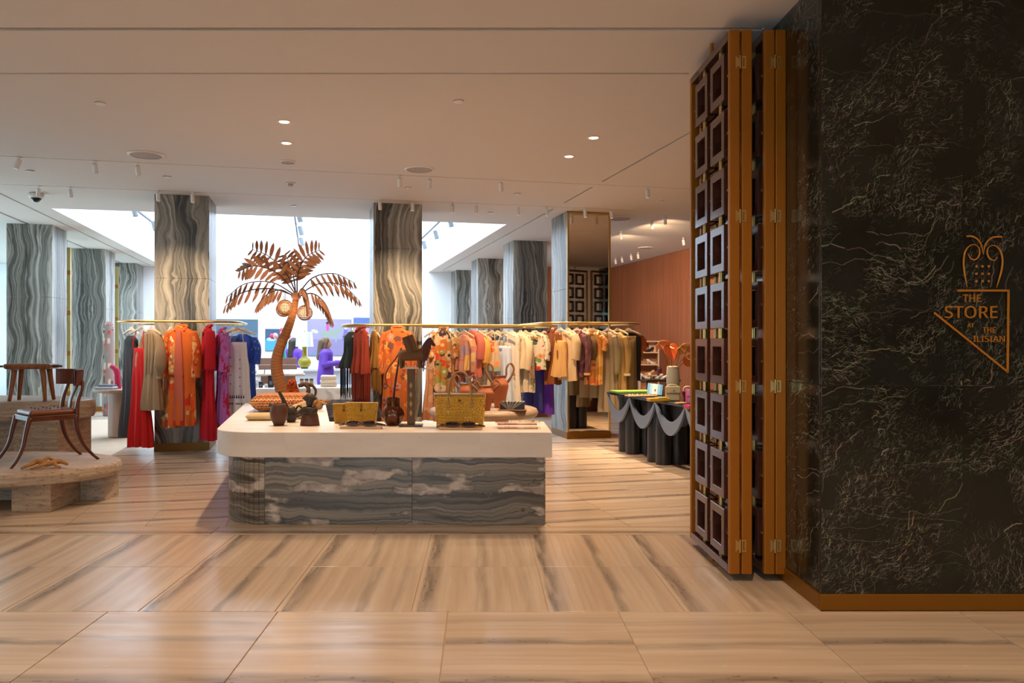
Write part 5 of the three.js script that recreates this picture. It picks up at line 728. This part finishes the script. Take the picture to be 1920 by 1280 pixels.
shoe(off(shelfP, .02, 1.291, .02), R(200), '#1c1a20', 'black heeled shoe on the top shelf'); shoe(off(shelfP, .05, 1.011, .02), R(20), '#d8dce0', 'white heeled shoe on the second shelf'); shoe(off(shelfP, .02, .761, .02), R(160), '#c8a088', 'nude heeled shoe on the third shelf');
[[-.28, '#d8d4cc', 'white heeled shoe at the left of the shoe table'], [-.13, '#e0d0b8', 'cream heeled shoe on the shoe table'], [.02, '#cfc0ae', 'beige heeled shoe in the middle of the shoe table'], [.16, '#dcdcd8', 'pale grey heeled shoe on the shoe table'], [.3, '#26181a', 'black heeled shoe at the right of the shoe table']].forEach(([x, c, l], i) => shoe(shoeT.clone().add(V(x, .76, .1 - (i % 2) * .12)), R(20 + i * 47), c, l));
{ const t = thing('shoe_box', 'pale pink box on the top shelf behind the black shoe', 'box', off(shelfP, .1, 1.291, -.08)); part(t, 'body', rbox(.16, .2, .1, .004, 0, .1, 0), M('#cfa898', .6)); part(t, 'lid', rbox(.165, .04, .105, .003, 0, .205, 0), M('#d8b4a4', .6)); }
{ const t = thing('dark_boot', 'dark red ankle boot at the back of the shoe table', 'boot', shoeT.clone().add(V(.12, .76, -.15)), R(30)); part(t, 'boot', sdf(p => smin(cap3(p, [.1, .03, 0], [-.03, .05, 0], .03, .04), cap3(p, [-.04, .05, 0], [-.05, .2, 0], .045, .05), .03), [.02, .12, 0], [.17, .15, .08], 34), M('#4a1a22', .4)); part(t, 'sole', rbox(.2, .012, .07, .005, .02, .006, 0), black); }
// ------------------------------------------------------------------ things far back under the roof light
const ctr2 = (px, v) => SV(uAt(px, v), v, .77);
{ const t = thing('folded_throws', 'stack of cream folded throws on the farther counter', 'throws', ctr2(616, 12.95), TH); [['#c9bba6', .27, 0], ['#d8ccb8', .28, .06], ['#cdbfa8', .26, .125]].forEach(([c, w, y]) => part(t, 'throw', (() => { const g = new RoundedBoxGeometry(w, .065, .22, 5, .03); const p = g.attributes.position; for (let i = 0; i < p.count; i++) p.setY(i, p.getY(i) + .008 * ns(p.getX(i) * 14, p.getZ(i) * 14)); g.computeVertexNormals(); return g.translate(0, y + .034, 0); })(), M(c, .95))); }
[[480, '#d8d8d8', .07, .13, 'white box at the left end of the farther counter'], [489, '#1e1e24', .065, .1, 'small black box on the farther counter beside the blue kaftan'], [499, '#e0dfde', .05, .06, 'low white box between two black boxes on the farther counter'], [508, '#17171c', .09, .2, 'tall black box on the farther counter left of the palm trunk'], [566, '#b08a62', .06, .14, 'first kraft box from the left on the farther counter'], [575, '#b8926a', .06, .14, 'second kraft box from the left on the farther counter'], [584, '#a8825c', .06, .14, 'third kraft box from the left on the farther counter']].forEach(([px, c, w, h, l]) => { const t = thing('gift_box', l, 'box', ctr2(px, 12.9), TH, 'boxes on the farther counter'); part(t, 'body', rbox(w, h * .8, w, .003, 0, h * .4, 0), M(c, .5)); part(t, 'lid', rbox(w * 1.03, h * .2, w * 1.03, .003, 0, h * .9, 0), M(px > 560 ? '#3a342e' : c, .5)); if (px < 515) part(t, 'label', box(w * .5, h * .3, .002, 0, h * .4, w / 2 + .001), M(c[1] < '5' ? '#6a6a70' : '#b8b8b8', .6)); });
{ const t = thing('glass_jar', 'clear glass jar at the right end of the farther counter', 'jar', ctr2(645, 12.95)); part(t, 'jar', lathe([[0, 0], [.055, 0], [.06, .02], [.06, .13], [.045, .16], [.05, .17]], 24), new THREE.MeshPhysicalMaterial({ color: '#dfeaf0', roughness: .05, transmission: 1, thickness: 0 })); part(t, 'stopper', new THREE.SphereGeometry(.03, 14, 10).translate(0, .19, 0), M('#b8c4cc', .2)); }
{ // book stand
  const t = thing('book_stand', 'brown wooden stand with open books under the palm', 'stand', SV(uAt(522, 14.9), 14.9), TH); const m = M('#8e6a58', .6); part(t, 'pedestal', rbox(.62, .88, .4, .006, 0, .44, 0), m); part(t, 'tray', rbox(.95, .03, .5, .006, .02, .895, .02), M('#b89a80', .6)); part(t, 'back_board', rbox(.72, .32, .04, .006, -.02, 1.07, -.12), m, null, [-.1, 0, 0]); part(t, 'ledge', rbox(.74, .02, .1, .004, -.02, 1.08, -.06), M('#a07c68', .6));
  [[-.32, '#d8cfc4', 'first book on the stand, at its left edge'], [-.17, '#e0dcd4', 'white book on the stand left of the palm trunk'], [.14, '#cfc4b8', 'small book on the stand right of the palm trunk'], [.27, '#dadada', 'pale book on the stand, second from the right'], [.4, '#c8ccd4', 'rightmost book on the stand']].forEach(([x, c, l]) => { const q = SV(uAt(522, 14.9) + x, 14.75, .912); const b = thing('book', l, 'book', q, TH, 'books on the brown stand'); part(b, 'cover', rbox(.13, .022, .17, .003, 0, .011, 0), M(c, .6), [0, .03, 0], [.45, 0, 0]); part(b, 'title', box(.05, .001, .012), M('#7a7068', .7), [0, .056, 0], [.45, 0, 0]); });
}
{ const t = thing('console_table', 'long white table at the back carrying the yellow lamp', 'table', SV(.1, 17.4), TH); part(t, 'top', rbox(3.2, .05, .8, .006, 0, .91, 0), M('#dcdee2', .5)); part(t, 'base', rbox(3.0, .885, .65, .006, 0, .4425, 0), M('#d2d6dc', .6)); }
const onB = (px, v = 17.2) => SV(uAt(px, v), v, .935);
{ const t = thing('table_lamp', 'yellow gourd table lamp with square white shade', 'lamp', onB(571)); const y = M('#9a8a1c', .25); part(t, 'base', lathe([[0, 0], [.07, 0], [.075, .02], [.13, .07], [.145, .14], [.12, .21], [.06, .26], [.05, .3], [.048, .42], [.055, .5], [.03, .51], [0, .51]], 32), y); part(t, 'foot', lathe([[0, 0], [.08, 0], [.08, .02], [0, .02]], 24), black); part(t, 'shade', new THREE.CylinderGeometry(.2, .23, .33, 4, 1, true).rotateY(Math.PI / 4).translate(0, .65, 0), new THREE.MeshPhysicalMaterial({ color: '#e4e2de', roughness: .9, side: THREE.DoubleSide })); part(t, 'finial', new THREE.SphereGeometry(.015, 8, 8).translate(0, .83, 0), y); part(t, 'stem', cyl(.008, .008, .32, 0, .66, 0, 8), y); }
{ const p = onB(524, 17.3); const t = thing('teal_vase', 'teal glass vase behind the palm trunk', 'vase', p); part(t, 'body', lathe([[0, 0], [.07, 0], [.12, .1], [.155, .25], [.13, .38], [.08, .45], [.09, .52], [.08, .52], [.07, .45], [0, .4]], 32), P('#1c98a4', .15, { clearcoat: .6 })); part(t, 'foot', lathe([[0, 0], [.08, 0], [.08, .015], [0, .015]], 24), M('#157682', .3));
  const cs = ['#c8306a', '#d8507a', '#e0a8a0', '#c84058', '#e8c8c0', '#d03a70', '#b82a5a']; cs.forEach((c, i) => { const f = thing('tulip', `${['magenta', 'pink', 'pale peach', 'red pink', 'cream', 'bright magenta', 'deep magenta'][i]} tulip in the teal vase`, 'flower', p, 0, 'tulips in the teal vase'); const a = (i - 3) * .3, x = Math.sin(a) * .2 + (i % 2) * .03, y = .66 + .14 * Math.cos(a * 1.6) - (i % 3) * .05, z = (i % 3 - 1) * .07; part(f, 'stem', sweep([[0, .42, 0], [x * .4, .56, z * .5], [x, y, z]], [.006, .006], 6, 10), M('#6a9a5a', .6)); part(f, 'bloom', lathe([[0, -.03], [.04, -.01], [.055, .03], [.045, .08], [.02, .1], [0, .07]], 14), M(c, .6), [x, y, z], [0, 0, -a * .6]); part(f, 'leaf', sweep([[0, .44, .01], [x * .5 + .03, .55, z], [x * .8 + .06, .58, z]], [.012, .018, .004], 6, 8, .2), M('#8ab87a', .6)); }); }
{ const t = thing('red_pyramid', 'small red pyramid ornament on the back table', 'ornament', onB(641, 17.15)); part(t, 'body', new THREE.ConeGeometry(.09, .11, 4).rotateY(.6).translate(0, .075, 0), M('#a8202c', .5)); part(t, 'plinth', rbox(.13, .02, .13, .003, 0, .01, 0), M('#7a1a24', .5)); const s = thing('dark_mug', 'dark plum mug on the back table beside the red pyramid', 'mug', onB(632, 17.15)); part(s, 'body', lathe([[0, 0], [.045, 0], [.05, .1], [.045, .1], [.04, .012], [0, .012]], 20), M('#5a3040', .4)); part(s, 'handle', new THREE.TorusGeometry(.025, .007, 6, 16).translate(.055, .05, 0), M('#5a3040', .4)); }
// paintings on the back wall
function painting(px0, px1, py0, py1, label, draw, v = 21.78) { const c = SV(uAt((px0 + px1) / 2, v), v), z = -c.z, w = (px1 - px0) * z / FOCAL * 1.01, h = (py1 - py0) * z / FOCAL; c.y = yAt((py0 + py1) / 2, z); const t = thing('painting', label, 'painting', c, TH, 'paintings on the back wall'); part(t, 'frame', rbox(w + .02, h + .02, .04, .004), M('#4a5668', .5)); const g = box(w, h, .006, 0, 0, .021); part(t, 'canvas', g, new THREE.MeshStandardMaterial({ roughness: .8, map: canvasTex(256, 256, draw) })); }
painting(579, 657, 599, 666, 'lilac painting with small figures and a grey animal', (g, w, h) => { g.fillStyle = '#9a92b8'; g.fillRect(0, 0, w, h); g.fillStyle = '#887fa6'; g.fillRect(0, h * .55, w, h * .45); g.fillStyle = '#8f9c92'; g.beginPath(); g.ellipse(130, 100, 60, 28, -.2, 0, 7); g.fill(); g.fillRect(90, 100, 12, 70); g.fillRect(160, 100, 12, 60); g.beginPath(); g.ellipse(190, 66, 14, 34, .6, 0, 7); g.fill(); g.fillStyle = '#c5cf9a'; g.beginPath(); g.ellipse(40, 84, 22, 12, .4, 0, 7); g.fill(); g.fillStyle = '#c8508a'; g.fillRect(108, 30, 16, 50); g.fillStyle = '#2e2a34'; g.beginPath(); g.ellipse(116, 24, 10, 9, 0, 0, 7); g.fill(); g.fillStyle = '#6a6ad0'; g.beginPath(); g.moveTo(215, 70); g.lineTo(235, 70); g.lineTo(246, 150); g.lineTo(204, 150); g.fill(); g.fillStyle = '#d8c0b0'; g.fillRect(216, 150, 5, 50); g.fillRect(232, 150, 5, 50); g.beginPath(); g.ellipse(225, 58, 9, 12, 0, 0, 7); g.fill(); g.fillStyle = '#3a9aa8'; g.beginPath(); g.moveTo(20, 232); g.lineTo(50, 232); g.lineTo(34, 246); g.fill(); });
painting(499, 537, 617, 657, 'dark and bright blue painting behind the tulips', (g, w, h) => { g.fillStyle = '#3c5670'; g.fillRect(0, 0, w, h * .5); g.fillStyle = '#4a9ad8'; g.fillRect(0, h * .5, w, h * .5); g.fillStyle = '#a8d0e8'; g.beginPath(); g.ellipse(70, 120, 60, 22, 0, 0, 7); g.fill(); });
painting(404, 481, 599, 636, 'slate blue painting behind the left rail', (g, w, h) => { g.fillStyle = '#4e6678'; g.fillRect(0, 0, w, h); g.fillStyle = '#5c7688'; g.fillRect(0, h * .7, w, h * .3); });
painting(664, 692, 596, 640, 'blue and pink painting behind the dark green shawl', (g, w, h) => { g.fillStyle = '#5a70a8'; g.fillRect(0, 0, w, h * .4); g.fillStyle = '#b890b0'; g.fillRect(0, h * .4, w, h * .6); });
painting(94, 106, 594, 672, 'narrow dark blue painting seen through the left glass', (g, w, h) => { g.fillStyle = '#33507a'; g.fillRect(0, 0, w, h); g.fillStyle = '#2aa0a8'; g.fillRect(0, h * .6, w, h * .12); });
// ------------------------------------------------------------------ two people in purple
const skin = M('#c08a6e', .55), purpleCoat = M('#6a3fb0', .75), hairM = M('#33241c', .55), hairB = M('#6a5238', .5), trouserM = M('#2a2630', .8);
function person(pos, ry, label, phone, hm) {
  const t = thing('person', label, 'person', pos, ry, 'people in purple'); const H = [0, 1.5, .02];
  // faces local +z; upper arms, forearms bent forward when holding the phone
  const eL = phone ? [.24, 1.06, .02] : [.25, 1.05, -.02], wL = phone ? [.15, 1.08, .27] : [.26, .82, .04], eR = [-.24, 1.06, .0], wR = phone ? [-.06, 1.1, .3] : [-.25, .82, .06];
  const body = p => { let d = ell(p, [0, 1.5, .015], [.075, .108, .09]); d = smin(d, ell(p, [0, 1.455, .035], [.055, .06, .06]), .03); d = smin(d, cap3(p, [0, 1.484, .1], [0, 1.47, .112], .012, .014), .012); for (const s of [-1, 1]) { d = smin(d, ell(p, [s * .077, 1.49, 0], [.012, .03, .018]), .008); d = Math.max(d, -(Math.hypot(p[0] - s * .03, p[1] - 1.51, p[2] - .106) - .011)); }
    d = smin(d, cap3(p, [0, 1.32, -.01], [0, 1.42, 0], .055, .05), .03); d = smin(d, cap3(p, [-.13, 1.3, 0], [.13, 1.3, 0], .06, .06), .06); d = smin(d, cap3(p, [0, 1.22, 0], [0, .95, 0], .12, .11), .08); for (const s of [-1, 1]) { d = smin(d, cap3(p, [s * .09, .88, 0], [s * .095, .48, .01], .085, .058), .04); d = smin(d, cap3(p, [s * .095, .48, .01], [s * .095, .07, -.02], .055, .036), .02); d = smin(d, cap3(p, [s * .095, .045, -.03], [s * .1, .03, .14], .04, .028), .02); }
    for (const [sh, e, w] of [[[.17, 1.29, 0], eL, wL], [[-.17, 1.29, 0], eR, wR]]) { d = smin(d, cap3(p, sh, e, .047, .038), .03); d = smin(d, cap3(p, e, w, .037, .026), .015); } return d; };
  const hand = (w, e, s) => { const dir = V(...w).sub(V(...e)).normalize(), side = new THREE.Vector3().crossVectors(dir, V(0, 1, 0)).normalize(), up = new THREE.Vector3().crossVectors(side, dir); const at = (a, b, c) => { const q = V(...w).addScaledVector(dir, a).addScaledVector(side, b).addScaledVector(up, c); return [q.x, q.y, q.z]; }; const bones = [[at(0, 0, 0), at(.07, 0, 0), .025, .027]]; [[-.027, .065], [-.009, .078], [.009, .074], [.027, .055]].forEach(([b, l]) => { bones.push([at(.07, b, 0), at(.07 + l * .5, b, .008), .0095, .009], [at(.07 + l * .5, b, .008), at(.07 + l * .8, b, .03), .009, .008]); }); bones.push([at(.02, s * .022, 0), at(.05, s * .045, .012), .012, .01], [at(.05, s * .045, .012), at(.078, s * .045, .03), .01, .008]); const c = at(.06, 0, .01); return sdf(p => bones.reduce((d, b) => smin(d, cap3(p, ...b), .006), 1), c, [.1, .1, .1], 52); };
  part(t, 'body', merge([sdf(body, [0, .82, .03], [.36, .86, .36], 96), hand(wL, eL, 1), hand(wR, eR, -1)]), skin);
  const coat = p => { let d = cap3(p, [-.14, 1.29, 0], [.14, 1.29, 0], .075, .075); d = smin(d, cap3(p, [0, 1.25, 0], [0, .95, 0], .145, .15), .08); d = smin(d, ell(p, [0, .75, -.01], [.22, .32, .17]), .08); for (const [sh, e, w] of [[[.18, 1.28, 0], eL, wL], [[-.18, 1.28, 0], eR, wR]]) { d = smin(d, cap3(p, sh, e, .066, .06), .03); d = smin(d, cap3(p, e, w, .058, .05), .02); d = Math.max(d, .03 - Math.hypot(p[0] - w[0], p[1] - w[1], p[2] - w[2])); } d += .007 * ns(p[0] * 18 + p[2] * 9, p[1] * 7); d = Math.max(d, .6 - p[1]); return Math.max(d, -cap3(p, [0, 1.35, .05], [0, 1.5, .08], .06, .09)); };
  part(t, 'coat', sdf(coat, [0, 1.0, .04], [.38, .44, .4], 72), purpleCoat);
  part(t, 'trousers', sdf(p => { let d = 1; for (const s of [-1, 1]) d = smin(d, cap3(p, [s * .09, .85, 0], [s * .1, .12, -.01], .1, .075), .03); return Math.max(d, .09 - p[1]); }, [0, .5, 0], [.25, .5, .2], 48), trouserM);
  part(t, 'shoes', sdf(p => Math.min(cap3(p, [.1, .04, -.05], [.105, .03, .15], .045, .034), cap3(p, [-.1, .04, -.05], [-.105, .03, .15], .045, .034)), [0, .05, .05], [.2, .07, .2], 36), black);
  part(t, 'hair', sdf(p => { let d = ell(p, [0, 1.525, -.01], [.092, .105, .102]); d = smin(d, cap3(p, [0, 1.5, -.07], [.01, 1.2, -.12], .085, .075), .05); for (const s of [-1, 1]) d = smin(d, cap3(p, [s * .07, 1.5, .0], [s * .1, 1.22, -.01], .035, .03), .03); d += .006 * ns(p[0] * 60 + p[2] * 40, p[1] * 5); return Math.max(d, -ell(p, [0, 1.475, .1], [.062, .09, .08])); }, [0, 1.4, -.03], [.17, .27, .2], 56), hm);
  if (phone) { const ph = thing('phone', 'dark phone in the hands of the standing person', 'phone', t.localToWorld ? (t.updateMatrixWorld(), t.localToWorld(V(.04, 1.145, .385))) : pos, ry); part(ph, 'case', rbox(.07, .145, .009, .004), black, null, [-.9, 0, 0]); part(ph, 'screen', box(.062, .13, .001, 0, 0, .005), M('#20242c', .1), null, [-.9, 0, 0]); }
}
person(SV(uAt(611, 16.1), 16.1), R(95), 'person in a long purple coat with long hair looking at a phone', true, hairB);
person(SV(uAt(551, 18.4), 18.4), R(160), 'person with dark hair in purple partly hidden behind the table lamp', false, hairM);
scene.traverse(o => { if (o.isMesh) { o.castShadow = true; o.receiveShadow = true; } });
renderer.render(scene, camera);
